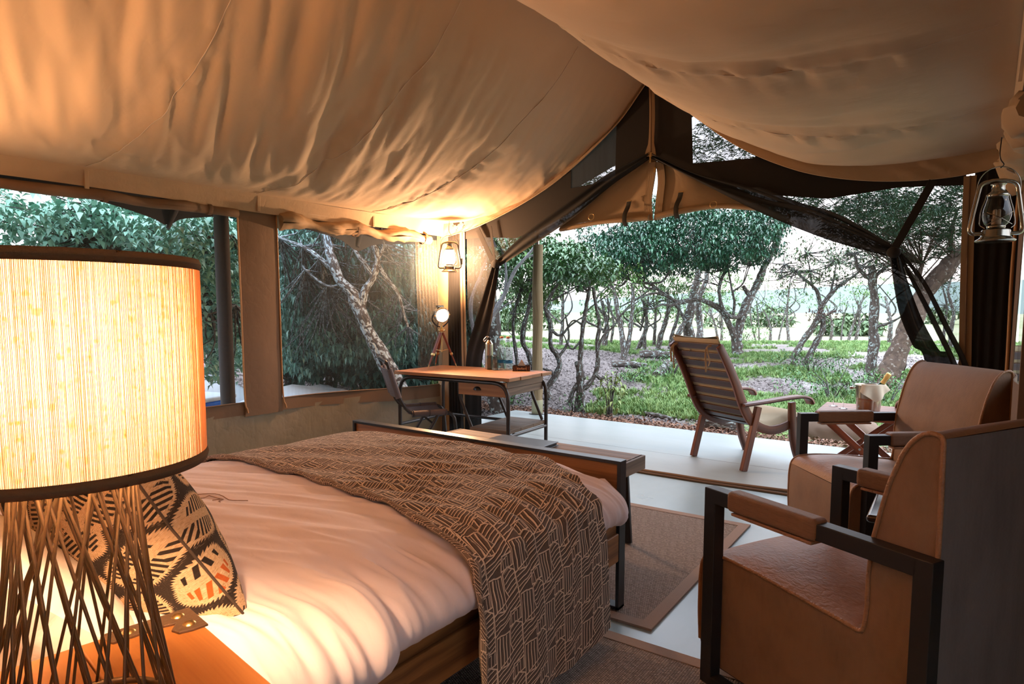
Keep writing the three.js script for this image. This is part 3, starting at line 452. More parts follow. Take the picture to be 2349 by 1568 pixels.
// cross-section of the made bed, s = metres along it from the left hem to the right hem
const CROSS = [[-2.83, 0.43], [-2.875, 0.475], [-2.86, 0.535], [-2.78, 0.59], [-2.6, 0.625], [-2.3, 0.645], [-1.95, 0.652], [-1.6, 0.645], [-1.35, 0.622], [-1.21, 0.585], [-1.135, 0.535], [-1.108, 0.48], [-1.125, 0.435], [-1.16, 0.418]];
const crossCurve = new THREE.CatmullRomCurve3(CROSS.map((p) => V(p[0], p[1], 0)), false, 'catmullrom', 0.5), crossLen = crossCurve.getLength(); crossCurve.arcLengthDivisions = 400; crossCurve.updateArcLengths();
function bedPoint(s, z, lift = 0) {       // s 0..1
  const p = crossCurve.getPointAt(clamp(s)), t = crossCurve.getTangentAt(clamp(s)), n = V(-t.y, t.x, 0);
  const side = sstep(0.8, 0.88, s), top = 1 - side, leftS = 1 - sstep(0.08, 0.18, s);
  const wob = nz(z * 6.5 + p.x * 2.6, p.x * 1.3, 5, 3) - 0.5, rid = 0.5 - Math.abs(nz(z * 11 + p.x * 5.5, p.x * 2.4 + 3, 9, 2) - 0.5) * 2;
  let d = top * (1 - leftS) * (0.03 * wob + 0.02 * rid * sstep(-2.4, -1.5, p.x) + 0.007 * (nz(z * 24 + p.x * 9, p.x * 5, 23, 2) - 0.5)) + side * (0.03 * (nz(z * 13 + s * 6, s * 5, 15, 2) - 0.5) + 0.024 * (0.5 - Math.abs(nz(z * 24 + s * 13, s * 7, 19, 2) - 0.5) * 2)) * sstep(1.02, 0.93, s);
  d += side * 0.035 * sstep(-1.06, -1.0, z) * sstep(0.8, 0.9, s) + 0.02 * top * sstep(-1.6, -0.9, z);
  const foot = sstep(-2.2, -2.37, z); p.y -= 0.1 * foot * foot * top + 0.03 * foot; if (s > 0.7) p.x -= 0.04 * foot * foot;
  p.y += 0.016 * side * (nz(z * 5, 3, 44, 2) - 0.5) * sstep(0.94, 1, s) * 2;
  return V(p.x + n.x * (d + lift), p.y + n.y * (d + lift), z);
}
{
  const t = thing('duvet', 'plump white cotton duvet covering the bed', 'duvet', [0, 0, 0]);
  part('cover', surf(300, 130, (u, v) => bedPoint(v, mix(-2.368, -0.42, u)), { uv: (u, v) => [mix(-2.368, -0.42, u), v * crossLen] }), M.linen, t);
  // small stitched emblem (a leaping animal) in pale brown thread
  const ex = -1.955, ez = -1.06;
  const onBed = (x, z) => { let lo = 0.15, hi = 0.85; for (let i = 0; i < 30; i++) { const m = (lo + hi) / 2; if (bedPoint(m, z).x < x) lo = m; else hi = m; } return bedPoint(lo, z, 0.003); };
  const lines = [[[-0.07, 0.0], [-0.04, 0.022], [0.0, 0.026], [0.05, 0.018], [0.08, 0.03], [0.1, 0.05]], [[-0.07, 0.0], [-0.09, -0.02], [-0.085, -0.04]], [[-0.04, 0.004], [-0.03, -0.018], [-0.045, -0.035]], [[0.03, 0.012], [0.05, -0.012], [0.075, -0.02]], [[0.02, 0.01], [0.03, -0.02]], [[-0.04, 0.004], [0.0, 0.008], [0.03, 0.012]]];
  part('stitched_emblem', lines.map((l) => sweep(smooth(l.map(([a, b]) => onBed(ex + a, ez - b * 1.1)), 10), 0.0016, 4)), S([0.35, 0.2, 0.13], 0.9), t, 'pale brown stitched animal emblem');
}
{ // throw
  const W = 1024, throwTex = canvasTex(W, W, (c) => {
    const rn = RNG(8); c.fillStyle = '#66584f'; c.fillRect(0, 0, W, W);
    for (let i = 0; i < 9000; i++) { c.fillStyle = rn() < 0.5 ? 'rgba(40,30,26,.35)' : 'rgba(140,120,104,.22)'; c.fillRect(rn() * W, rn() * W, 3 + rn() * 9, 1.5); }
    c.strokeStyle = '#e0cbb4'; c.lineCap = 'round'; c.lineJoin = 'round';
    const line = (pts, w) => { c.lineWidth = w; c.beginPath(); pts.forEach((p, i) => (i ? c.lineTo(p[0], p[1]) : c.moveTo(p[0], p[1]))); c.stroke(); };
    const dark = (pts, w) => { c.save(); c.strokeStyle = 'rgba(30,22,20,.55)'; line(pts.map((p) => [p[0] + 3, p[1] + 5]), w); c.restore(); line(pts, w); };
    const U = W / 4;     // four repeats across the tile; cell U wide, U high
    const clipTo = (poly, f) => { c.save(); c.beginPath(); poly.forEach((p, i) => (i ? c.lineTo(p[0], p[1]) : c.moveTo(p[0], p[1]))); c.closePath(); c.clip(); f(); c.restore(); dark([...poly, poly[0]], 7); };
    for (let j = -1; j < 5; j++) for (let i = -1; i < 5; i++) {
      const X = i * U + ((j & 1) ? U * 0.5 : 0), Y = j * U, q = (a, b) => [X + a * U, Y + b * U], wv = () => (rn() - 0.5) * 0.02;
      // block of horizontal bands
      clipTo([q(0.02, 0.04), q(0.6, 0.0), q(0.62, 0.46), q(0.04, 0.5)], () => { for (let k = 1; k < 4; k++) dark([q(0, k * 0.12 + 0.03 + wv()), q(0.2, k * 0.12 + wv()), q(0.42, k * 0.12 + 0.01 + wv()), q(0.66, k * 0.118 - 0.01 + wv())], 9); });
      // long slanting strand
      clipTo([q(0.62, 0.0), q(0.98, 0.0), q(0.68, 0.98), q(0.36, 0.98)], () => { for (let k = 1; k < 4; k++) dark([q(0.62 + k * 0.09, -0.02), q(0.55 + k * 0.088 + wv(), 0.4), q(0.36 + k * 0.08, 1.0)], 6); });
      // leaf of short upright bands
      clipTo([q(0.02, 0.54), q(0.3, 0.52), q(0.46, 0.6), q(0.34, 0.96), q(0.04, 0.98), q(-0.06, 0.76)], () => { for (let k = 0; k < 5; k++) dark([q(0.06 + k * 0.09, 0.5), q(-0.04 + k * 0.09 + wv(), 0.78), q(-0.1 + k * 0.09, 1.02)], 6); });
      // small rungs
      clipTo([q(0.72, 0.58), q(0.98, 0.52), q(0.94, 0.98), q(0.7, 0.98)], () => { for (let k = 0; k < 4; k++) dark([q(0.6, 0.62 + k * 0.11), q(1.0, 0.6 + k * 0.11 + wv())], 6); });
    }
  });
  const bumpT = tex(256, 256, (u, v) => 0.5 + 0.5 * Math.sin(v * 90 * TAU) * 0.5 + 0.3 * (fbm(u * 40, v * 40, 40, 40, 3, 2) - 0.5), false);
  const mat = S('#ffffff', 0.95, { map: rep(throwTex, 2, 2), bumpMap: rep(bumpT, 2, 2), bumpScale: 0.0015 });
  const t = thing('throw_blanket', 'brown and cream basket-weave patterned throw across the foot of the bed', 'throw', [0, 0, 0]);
  const near = prof([[0, -1.5], [0.25, -1.47], [0.55, -1.41], [0.78, -1.37], [0.88, -1.345], [1.2, -1.33], [1.6, -1.33]]), far = prof([[0, -2.36], [0.3, -2.35], [0.62, -2.29], [0.74, -2.24], [0.82, -2.15], [0.9, -2.07], [1.2, -2.05], [1.6, -2.04]]);
  const SE = 0.925, hang = 0.38;
  const pt = (s, z) => {
    if (s <= SE) return bedPoint(s, z, 0.013 + 0.024 * sstep(0.78, 0.88, s) + 0.006 * (nz(z * 7, s * 9, 77, 2) - 0.5));
    const k = (s - SE) / (1.22 - SE), e = bedPoint(SE, z, 0.037), y = mix(e.y, 0.085 + 0.035 * sstep(-1.8, -2.05, z), k), fold = 0.01 * k * Math.sin(z * 9 + 1) + 0.004 * k * Math.sin(z * 31);
    return V(mix(e.x, Math.max(e.x, -1.085), sstep(0, 0.35, k)) + 0.025 * k + fold, y, z + 0.03 * k * Math.sin(z * 9));
  };
  const sheetS = (v) => mix(0.035, 1.22, v), su = (u, v) => { const s = sheetS(v), z = mix(near(s), far(s), u), p = pt(s, z); return p; };
  part('cloth', surf(110, 200, su, { thick: 0.005, uv: (u, v) => { const s = sheetS(v); return [s <= SE ? s * crossLen : SE * crossLen + (s - SE) / (1.22 - SE) * hang, mix(near(s), far(s), u)]; } }), mat, t);
  part('rolled_edge', sweep(Array.from({ length: 150 }, (_, i) => { const s = sheetS(i / 149); return pt(s, near(s) + 0.006).add(V(s > 0.9 ? 0.004 : 0, s > 0.9 ? 0 : 0.004, 0)); }), (q) => 0.011 + 0.003 * Math.sin(q * 60), 8, { uvR: 0.05 }), mat, t);
}
function pillowGeo(w, h, d, seed, uvs = 1, n = 36) {    // a filled cushion in the xy plane
  const f = (sgn) => surf(n, n, (u, v) => { const x = u * 2 - 1, y = v * 2 - 1, e = Math.pow(Math.max(0, (1 - Math.pow(Math.abs(x), 2.6)) * (1 - Math.pow(Math.abs(y), 2.6))), 0.55), px = 1 - 0.07 * (1 - y * y) * 0 - 0.06 * y * y * 0, pin = 1 - 0.08 * Math.pow(1 - Math.abs(x * y), 1) * Math.max(x * x, y * y); return V(x * w / 2 * pin, y * h / 2 * pin, sgn * (d / 2 * e + 0.012 * e * (nz(u * 4 + seed, v * 4, seed, 2) - 0.5) * 2)); }, { uv: (u, v) => [u * w * uvs, v * h * uvs] });
  const a = f(1), b = f(-1); const ix = b.index.array; for (let i = 0; i < ix.length; i += 3) { const q = ix[i]; ix[i] = ix[i + 1]; ix[i + 1] = q; } b.computeVertexNormals(); return [a, b];
}
{ // patterned cushion
  const W = 1024, ct = canvasTex(W, W, (c) => {
    const rn = RNG(21); c.fillStyle = '#241a12'; c.fillRect(0, 0, W, W);
    const N = 3, R = W / N * 0.52, cells = [];
    for (let j = 0; j < N * 1.2; j++) for (let i = 0; i < N; i++) cells.push([(i + 0.5 + (j & 1) * 0.5) * W / N, (j + 0.3) * W / N * 0.86, rn() * PI, rn()]);
    const blob = (X, Y, rot, kind) => {
      c.save(); c.translate(X, Y); c.rotate(rot); c.fillStyle = '#cfb088'; c.beginPath();
      for (let k = 0; k <= 150; k++) { const a = k / 150 * TAU, r = R * (0.88 + 0.12 * Math.cos(2 * a)) * (1 - 0.16 * Math.pow(Math.abs(Math.cos(a)), 14)) + (k & 1 ? 9 : -9) + rn.r(-4, 4); k ? c.lineTo(Math.cos(a) * r, Math.sin(a) * r) : c.moveTo(Math.cos(a) * r, Math.sin(a) * r); } c.fill();
      for (let k = 0; k < 900; k++) { c.fillStyle = rn() < 0.5 ? 'rgba(120,90,55,.3)' : 'rgba(255,240,215,.3)'; const a = rn() * TAU, r = Math.sqrt(rn()) * R * 0.9; c.fillRect(Math.cos(a) * r, Math.sin(a) * r, 7, 3); }
      for (const sd of [-1, 1]) {
        c.strokeStyle = kind > 0.55 && sd > 0 ? '#b85a1e' : '#20170f'; c.lineWidth = 13; c.lineCap = 'butt';
        for (let k = -4; k <= 4; k++) { const x = k * R * 0.145, y0 = sd * R * 0.14, y1 = sd * R * (0.66 * Math.sqrt(Math.max(0, 1 - (k / 5) * (k / 5)))); if (Math.abs(y1) < Math.abs(y0) + 10) continue; c.beginPath(); c.moveTo(x + rn.r(-3, 3), y0); c.lineTo(x + sd * 10, y1); c.stroke(); }
      }
      c.restore();
    };
    for (const [X, Y, r, k] of cells) for (const dx of [-W, 0, W]) for (const dy of [-W, 0, W]) if (Math.abs(X + dx - W / 2) < W && Math.abs(Y + dy - W / 2) < W) blob(X + dx, Y + dy, r, k);
  });
  const mat = S('#ffffff', 0.95, { map: rep(ct, 2.6, 2.6), bumpMap: rep(M.weave, 5, 5), bumpScale: 0.002 });
  const t = thing('cushion', 'square cushion with black, cream and rust leaf weave leaning on the white pillow', 'cushion', [-1.56, 0.79, -0.615], 0.1);
  t.rotation.x = 0.48; t.rotation.z = 0.2; t.rotation.order = 'YXZ';
  part('cover', pillowGeo(0.56, 0.54, 0.27, 3), mat, t);
  part('piping', sweep(Array.from({ length: 120 }, (_, i) => { const a = (i / 120) * 4, k = Math.floor(a), f = (a - k) * 2 - 1, P = [[f, -1], [1, f], [-f, 1], [-1, -f]][k], pin = 1 - 0.08 * (1 - Math.abs(P[0] * P[1])); return V(P[0] * 0.28 * pin, P[1] * 0.26 * pin, 0); }), 0.003, 6, { closed: true }), S([0.05, 0.035, 0.025], 0.9), t);
  const q = thing('pillow', 'large white pillow in front of the patterned cushion, behind the lamp rods', 'pillow', [-1.62, 0.735, -0.36], 0.16); q.rotation.order = 'YXZ'; q.rotation.x = 0.75;
  part('cover', pillowGeo(0.72, 0.48, 0.24, 8), M.sheet, q);
  const r = thing('pillow', 'white pillow at the far side of the bed head', 'pillow', [-2.4, 0.74, -0.34], -0.06); r.rotation.order = 'YXZ'; r.rotation.x = 0.6; part('cover', pillowGeo(0.7, 0.48, 0.22, 14), M.sheet, r);
  const f = thing('folded_sheet', 'turned-down white sheet corner between the cushion and the nightstand', 'sheet', [0, 0, 0]);
  part('fold', surf(40, 24, (u, v) => { const z = mix(-0.78, -0.2, u), a = v * PI * 0.95, x = -1.17 + 0.1 * Math.cos(a) - 0.05 * (1 - u), y = 0.5 + 0.11 * Math.sin(a) + 0.02 * (nz(u * 5, v * 4, 6, 2) - 0.5); return V(x + 0.02 * Math.sin(u * 9), y, z + 0.05 * Math.sin(a)); }, { uv: (u, v) => [u * 0.6, v * 0.3] }), M.sheet, f);
}
{ // nightstand: trunk-like pine box with bronze corner plates
  const n = thing('nightstand', 'pine trunk nightstand with riveted bronze corner plates beside the bed', 'nightstand', [-1.118, 0, -0.548], -0.13);
  // local x away from the bed, local z towards the camera; origin at the corner next to the cushion
  const w = 0.52, d = 0.5, h = 0.745;
  for (const [z0, z1] of [[0, 0.165], [0.167, 0.335], [0.337, d]]) part('top_board', bx(0, h - 0.028, z0, w, h, z1, 0.003), M.pine, n);
  part('body', bx(0.01, 0.05, 0.01, w - 0.01, h - 0.029, d - 0.01, 0.004), M.pine, n);
  for (const x of [0.05, w - 0.05]) for (const z of [0.05, d - 0.05]) part('foot', bx(x - 0.035, 0, z - 0.035, x + 0.035, 0.052, z + 0.035, 0.004), M.bronze, n);
  const L = [[-0.003, -0.003], [0.083, -0.003], [0.083, 0.02], [0.078, 0.04], [0.062, 0.046], [0.05, 0.038], [0.041, 0.032], [0.036, 0.05], [0.036, 0.125], [0.026, 0.13], [-0.003, 0.13]];
  for (const [cx, cz, ry] of [[0, 0, 0], [w, 0, -PI / 2], [w, d, PI], [0, d, PI / 2]]) {
    const g = plate(L, 0.0025, [], 0.0008); g.rotateX(PI / 2); T4(g, cx, h + 0.0035, cz, 0, ry, 0);
    const side = T4(bx(-0.004, -0.06, -0.004, 0.06, 0, -0.001, 0.001), cx, h + 0.001, cz, 0, ry, 0), side2 = T4(bx(-0.004, -0.06, -0.004, -0.001, 0, 0.06, 0.001), cx, h + 0.001, cz, 0, ry, 0);
    const pl = part('corner_plate', [g, side, side2], M.bronze, n);
    for (const [a, b] of [[0.018, 0.022], [0.06, 0.018], [0.017, 0.098]]) part('rivet', T4(T4(lathe([[0, 0.0055], [0.005, 0.005], [0.009, 0.0028], [0.0115, 0], [0.0115, -0.001]], 14), a, h + 0.0035, b), 0, 0, 0).applyMatrix4(new THREE.Matrix4().makeTranslation(cx, 0, cz).multiply(new THREE.Matrix4().makeRotationY(ry))), M.brass, pl);
  }
}
{ // table lamp
  const AX = -0.9, AZ = -0.31, Y = 0.745;
  const t = thing('table_lamp', 'lit table lamp with drum linen shade on a cage of thin crossing rods', 'lamp', [AX, Y, AZ]);
  const R = 0.149, y0 = 0.347, y1 = 0.59;
  part('lamp_shade', surf(96, 16, (u, v) => V(R * Math.cos(u * TAU), mix(y0, y1, v), R * Math.sin(u * TAU)), { uv: (u, v) => [u, v * 0.5] }), M.shade, t);
  { const rq = RNG(12), th = []; for (let i = 0; i < 620; i++) { const a = (i + rq.r(-0.3, 0.3)) / 620 * TAU, r = rq.r(0.0002, 0.0004), q = R + 0.0012; th.push(sweep([V(q * Math.cos(a), y0, q * Math.sin(a)), V(q * Math.cos(a + rq.r(-0.002, 0.002)), (y0 + y1) / 2, q * Math.sin(a)), V(q * Math.cos(a), y1, q * Math.sin(a))], r, 4, { caps: false })); } part('linen_threads', th, M.thread, t).userData.kind = 'stuff'; }
  for (const y of [y0, y1]) part('shade_trim', surf(96, 4, (u, v) => { const a = v * TAU; return V((R + 0.0015 + 0.0022 * Math.cos(a)) * Math.cos(u * TAU), y + 0.0068 * Math.sin(a), (R + 0.0015 + 0.0022 * Math.cos(a)) * Math.sin(u * TAU)); }, { uv: (u, v) => [u * 1.1, v * 0.03] }), M.trim, t);
  const ring = (r, y, k = 0.004) => sweep(Array.from({ length: 40 }, (_, i) => V(r * Math.cos(i / 40 * TAU), y, r * Math.sin(i / 40 * TAU))), k, 8, { closed: true });
  part('base_ring', ring(0.102, 0.004, 0.0045), M.wire, t); part('top_ring', ring(0.062, 0.375), M.wire, t);
  const rn = RNG(5);
  for (let i = 0; i < 40; i++) { const a = (i / 40) * TAU + rn.r(-0.06, 0.06), b = a + (i & 1 ? 1 : -1) * rn.r(0.55, 1.35); part('rod', rod(V(0.102 * Math.cos(a), 0.004, 0.102 * Math.sin(a)), V(0.062 * Math.cos(b), 0.375, 0.062 * Math.sin(b)), 0.0021, 6), M.wire, t); }
  part('socket_plate', lathe([[0, 0.372], [0.064, 0.372], [0.064, 0.378], [0, 0.378]], 24), M.wire, t);
  part('socket', lathe([[0, 0.375], [0.02, 0.375], [0.02, 0.425], [0.014, 0.436], [0, 0.436]], 16), M.brass, t);
  part('harp', sweep(smooth([V(0.02, 0.37, 0), V(0.075, 0.43, 0), V(0.075, 0.52, 0), V(0, 0.575, 0), V(-0.075, 0.52, 0), V(-0.075, 0.43, 0), V(-0.02, 0.37, 0)], 40), 0.0016, 5), M.brass, t);
  part('bulb', T4(new THREE.SphereGeometry(0.045, 20, 14).scale(1, 1.15, 1), 0, 0.485, 0), M.bulb, t);
  part('cord', sweep(smooth([V(0.0, 0.35, 0), V(-0.012, 0.31, 0.01), V(-0.045, 0.2, 0.04), V(-0.09, 0.08, 0.075), V(-0.115, 0.006, 0.1), V(-0.1, 0.004, 0.16)], 26), 0.0042, 7), M.wire, t);
  const l = new THREE.PointLight(WARM, LAMP_I); l.name = 'lamp_light'; l.position.set(0, 0.485, 0); l.castShadow = true; l.shadow.radius = 2.2; t.add(l);
}
{ // the same stand and lamp at the far side of the bed
  const get = (n) => scene.children.find((o) => o.name === n);
  copy(get('nightstand'), 'pine trunk nightstand at the far side of the bed', [-3.42, 0, -0.56], 0.05);
  copy(get('table_lamp'), 'lit drum-shade table lamp at the far side of the bed', [-3.2, 0.745, -0.32], 1.1);
}
{ // bench behind the footboard, folder on it
  const b = thing('bench', 'long plank bench standing against the outer side of the footboard', 'bench', [0, 0, 0]);
  for (const [z0, z1] of [[-3.235, -3.105], [-3.103, -2.975], [-2.973, -2.84]]) part('seat_plank', bx(-2.79, 0.43, z0, -1.468 - 0.01, 0.48, z1, 0.003), M.greyed, b);
  part('apron', bx(-1.492, 0.405, -3.235, -1.466, 0.48, -2.84, 0.003), M.greyed, b); part('apron', bx(-2.8, 0.405, -3.235, -2.775, 0.48, -2.84, 0.003), M.greyed, b);
  part('apron', bx(-2.77, 0.4, -2.86, -1.5, 0.43, -2.84, 0.003), M.greyed, b); part('apron', bx(-2.77, 0.4, -3.235, -1.5, 0.43, -3.215, 0.003), M.greyed, b);
  for (const x of [-1.56, -2.7]) for (const z of [-3.17, -2.9]) part('leg', bar(V(x, 0.43, z), V(x + (x > -2 ? 0.055 : -0.055), 0.012 * (x > -2 ? 1 : 0), z + (z < -3 ? 0.05 : -0.05)), 0.04, 0.02, V(0, 0, 1), 0.002), M.steel, b);
  const f = thing('folder', 'dark guest folder lying on the bench', 'folder', [-2.18, 0.48, -3.03], 0.04);
  part('cover', bx(-0.2, 0, -0.13, 0.2, 0.004, 0.13, 0.002), M.gunmetal, f); part('pages', bx(-0.195, 0.004, -0.126, 0.19, 0.018, 0.126, 0.002), M.steel, f); part('cover', bx(-0.2, 0.018, -0.13, 0.2, 0.022, 0.13, 0.002), M.gunmetal, f);
}
function rug(label, x0, x1, z0, z1, turn, px, pz) {
  const r = thing('rug', label, 'rug', [px, 0, pz], turn), w = 0.055, h = 0.011;
  part('field', bx(x0 + w * 0.9, 0.001, z0 + w * 0.9, x1 - w * 0.9, h - 0.002, z1 - w * 0.9, 0.002), M.sisal, r);
  const strip = (len, m) => { const g = plate([[0, 0], [len, 0], [len - w, w], [w, w]], h - 0.003, [], 0.0015); g.rotateX(PI / 2); return T4(g, 0, h - 0.001, 0); };
  const X = x1 - x0, Z = z1 - z0;
  part('border', T4(strip(X), x0, 0, z0), M.rugEdge, r); part('border', T4(strip(X), x1, 0, z1, 0, PI, 0), M.rugEdge, r);
  part('border', T4(strip(Z), x1, 0, z0, 0, -PI / 2, 0), M.rugEdge, r); part('border', T4(strip(Z), x0, 0, z1, 0, PI / 2, 0), M.rugEdge, r);
}
rug('woven sisal rug with tan cloth border under the bench and footboard', -1.75, 0.02, -1.49, 0.02, 0.033, -1.03, -2.33);
rug('woven sisal rug with tan cloth border beside the bed, by the throw', -1.0, 0, 0, 1.6, 0.02, -0.52, -2.215);
// ---------------------------------------------------------------- armchairs
function makeArmchair(label, pos, turn, group) {
  const t = thing('armchair', label, 'armchair', pos, turn, group), hw = 0.297;
  const seatP = [[0.4, 0.06], [0.42, 0.12], [0.427, 0.22], [0.427, 0.34], [0.42, 0.4], [0.4, 0.43], [0.36, 0.443], [0.3, 0.447], [0.2, 0.445], [0.08, 0.436], [-0.05, 0.425], [-0.13, 0.418], [-0.175, 0.412]];
  const backP = [[-0.176, 0.39], [-0.184, 0.48], [-0.183, 0.576], [-0.19, 0.674], [-0.207, 0.755], [-0.226, 0.834], [-0.255, 0.915], [-0.279, 0.955], [-0.305, 0.976], [-0.33, 0.981], [-0.35, 0.972]];
  const strip = (P, crown, nv = 40) => { const c = new THREE.CatmullRomCurve3(P.map((p) => V(0, p[1], p[0])), false, 'catmullrom', 0.5), L = c.getLength();
    return surf(20, nv, (u, v) => { const p = c.getPointAt(v), q = c.getTangentAt(v), x = (u * 2 - 1), k = crown(v) * Math.pow(1 - Math.pow(Math.abs(x), 3), 0.8) + 0.004 * (nz(u * 3 + v * 2, v * 5, 3, 2) - 0.5); return V(x * hw, p.y + q.z * -k * -1 * -1, p.z + q.y * k).add(V(0, 0, 0)); }, { uv: (u, v) => [u * 0.6, v * L] }); };
  part('front_panel', strip(seatP.slice(0, 5), () => 0.006, 14), M.leatherMat, t);
  part('seat', strip(seatP.slice(4), (v) => 0.022 * Math.sin(PI * clamp(v * 1.05)), 34), M.leather, t);
  part('backrest', strip(backP, (v) => 0.014 * Math.sin(PI * clamp(v))), M.leatherMat, t);
  part('rear_panel', surf(12, 20, (u, v) => V((u * 2 - 1) * hw, mix(0.972, 0.06, v), -0.351 - 0.004 * Math.sin(u * PI)), { uv: (u, v) => [u * 0.6, v * 0.9] }), M.suede, t);
  part('underside', bx(-hw, 0.055, -0.345, hw, 0.062, 0.4, 0.002), M.black, t);
  const side = [...seatP, ...backP.slice(1), [-0.351, 0.06]].map((p) => [p[0], p[1]]);
  for (const s of [-1, 1]) {
    const g = plate(side, 0.004); g.rotateY(-PI / 2); g.translate(s * hw + 0.002, 0, 0);
    part('side_panel', g, M.leatherMat, t);
    part('piping', sweep(fillet([...side.slice(1, 13), ...backP.slice(1), [-0.353, 0.8], [-0.353, 0.5], [-0.353, 0.06]].map((p) => V(s * (hw + 0.002), p[1] + 0.002, p[0])), 0.02, 3), 0.0065, 7), M.pad, t);
    const x0 = s * 0.3, x1 = s * 0.346;
    part('arm_frame', [bx(x0, 0, 0.322, x1, 0.685, 0.37, 0.003), bx(x0, 0, -0.37, x1, 0.685, -0.322, 0.003), bx(x0, 0.637, -0.33, x1, 0.685, 0.33, 0.003), bx(x0, 0, -0.33, x1, 0.04, 0.33, 0.003)], M.steel, t);
    const pd = part('arm_pad', T4(new RoundedBoxGeometry(0.06, 0.066, 0.33, 4, 0.016), s * 0.323, 0.664, 0.105), M.pad, t);
    part('pad_flap', bx(s * 0.323 - 0.022, 0.62, -0.045, s * 0.323 + 0.026, 0.63, 0.25, 0.003), M.pad, pd);
  }
  part('spreader', [bx(-0.3, 0.0, -0.365, 0.3, 0.035, -0.33, 0.003)], M.steel, t);
  return t;
}
const chairA = makeArmchair('tan leather armchair seen from behind its side, nearest the camera', [-0.2475, 0, -2.237], -2.0301, 'tan leather armchairs');
copy(chairA, 'tan leather armchair facing the bed, standing by the tent opening', [-0.345, 0, -3.9], -0.885);
{
  const t = thing('side_table', 'low dark glossy wooden table squeezed between the two armchairs', 'table', [-0.135, 0, -3.02], 0.03);
  part('top', rb(0.42, 0.032, 0.44, 0.014, 3).translate(0, 0.464, 0), P([0.05, 0.022, 0.014], 0.22, { clearcoat: 0.6, clearcoatRoughness: 0.2 }), t);
  for (const x of [-0.17, 0.17]) for (const z of [-0.18, 0.18]) part('leg', bar(V(x * 0.86, 0.45, z * 0.86), V(x, 0, z), 0.04, 0.04, V(0, 0, 1)), M.mahog, t);
  for (const z of [-0.17, 0.17]) part('apron', bx(-0.17, 0.4, z - 0.01, 0.17, 0.449, z + 0.01), M.mahog, t);
}
// ---------------------------------------------------------------- desk, chair, things on the desk
const DESK = [-3.5, -4.2, 0.0758], deskAt = (lx, lz) => { const c = Math.cos(DESK[2]), s = Math.sin(DESK[2]); return [DESK[0] + lx * c + lz * s, 0.75, DESK[1] - lx * s + lz * c]; };
{
  const t = thing('desk', 'plank-topped desk on a bent black tube frame with one drawer and a low shelf', 'desk', [DESK[0], 0, DESK[1]], DESK[2]);
  for (let i = 0; i < 4; i++) part('top_plank', bx(-0.585 + 0.004 * (i & 1), 0.722, -0.335 + i * 0.1675, 0.585 - 0.006 * (i & 1), 0.75, -0.3355 + (i + 1) * 0.1675, 0.003), M.desk, t);
  for (const z of [0.3, -0.3]) part('leg_bow', tubeF([V(-0.55, 0, z), V(-0.55, 0.703, z), V(0.55, 0.703, z), V(0.55, 0, z)], 0.0155, 0.14, 12), M.tube, t);
  for (const [a, b] of [[V(0.55, 0.29, 0.3), V(0.55, 0.29, -0.3)], [V(-0.55, 0.3, -0.3), V(0.2, 0.3, -0.3)], [V(-0.55, 0.29, 0.3), V(-0.55, 0.29, -0.3)]]) part('stretcher', rod(a, b, 0.0135, 10), M.tube, t);
  for (const z of [0.27, -0.27]) part('strut', tubeF([V(0.062, 0.7, z), V(0.062, 0.57, z), V(0.185, 0.325, z), V(0.33, 0.0, z)], 0.0125, 0.06, 9), M.tube, t);
  part('strut', tubeF([V(0.42, 0.7, -0.27), V(0.42, 0.58, -0.27), V(0.53, 0.34, -0.27)], 0.0125, 0.06, 9), M.tube, t);
  for (const [z0, z1] of [[-0.3, -0.1], [-0.098, 0.1], [0.102, 0.3]]) part('shelf_plank', bx(0.185, 0.305, z0, 0.545, 0.335, z1, 0.003), M.greyed, t);
  part('drawer_box', [bx(0.075, 0.6, -0.3, 0.09, 0.715, 0.27), bx(0.505, 0.6, -0.3, 0.52, 0.657, 0.27), bx(0.507, 0.66, -0.3, 0.522, 0.715, 0.27), bx(0.09, 0.6, -0.3, 0.505, 0.61, 0.27)], M.greyed, t);
  const d = part('drawer', bx(0.07, 0.592, 0.27, 0.52, 0.708, 0.292, 0.003), M.desk, t);
  part('handle', T4(new THREE.SphereGeometry(0.036, 20, 12, 0, TAU, 0, PI / 2).scale(1, 0.8, 0.75), 0.255, 0.637, 0.292), M.gunmetal, d);
}
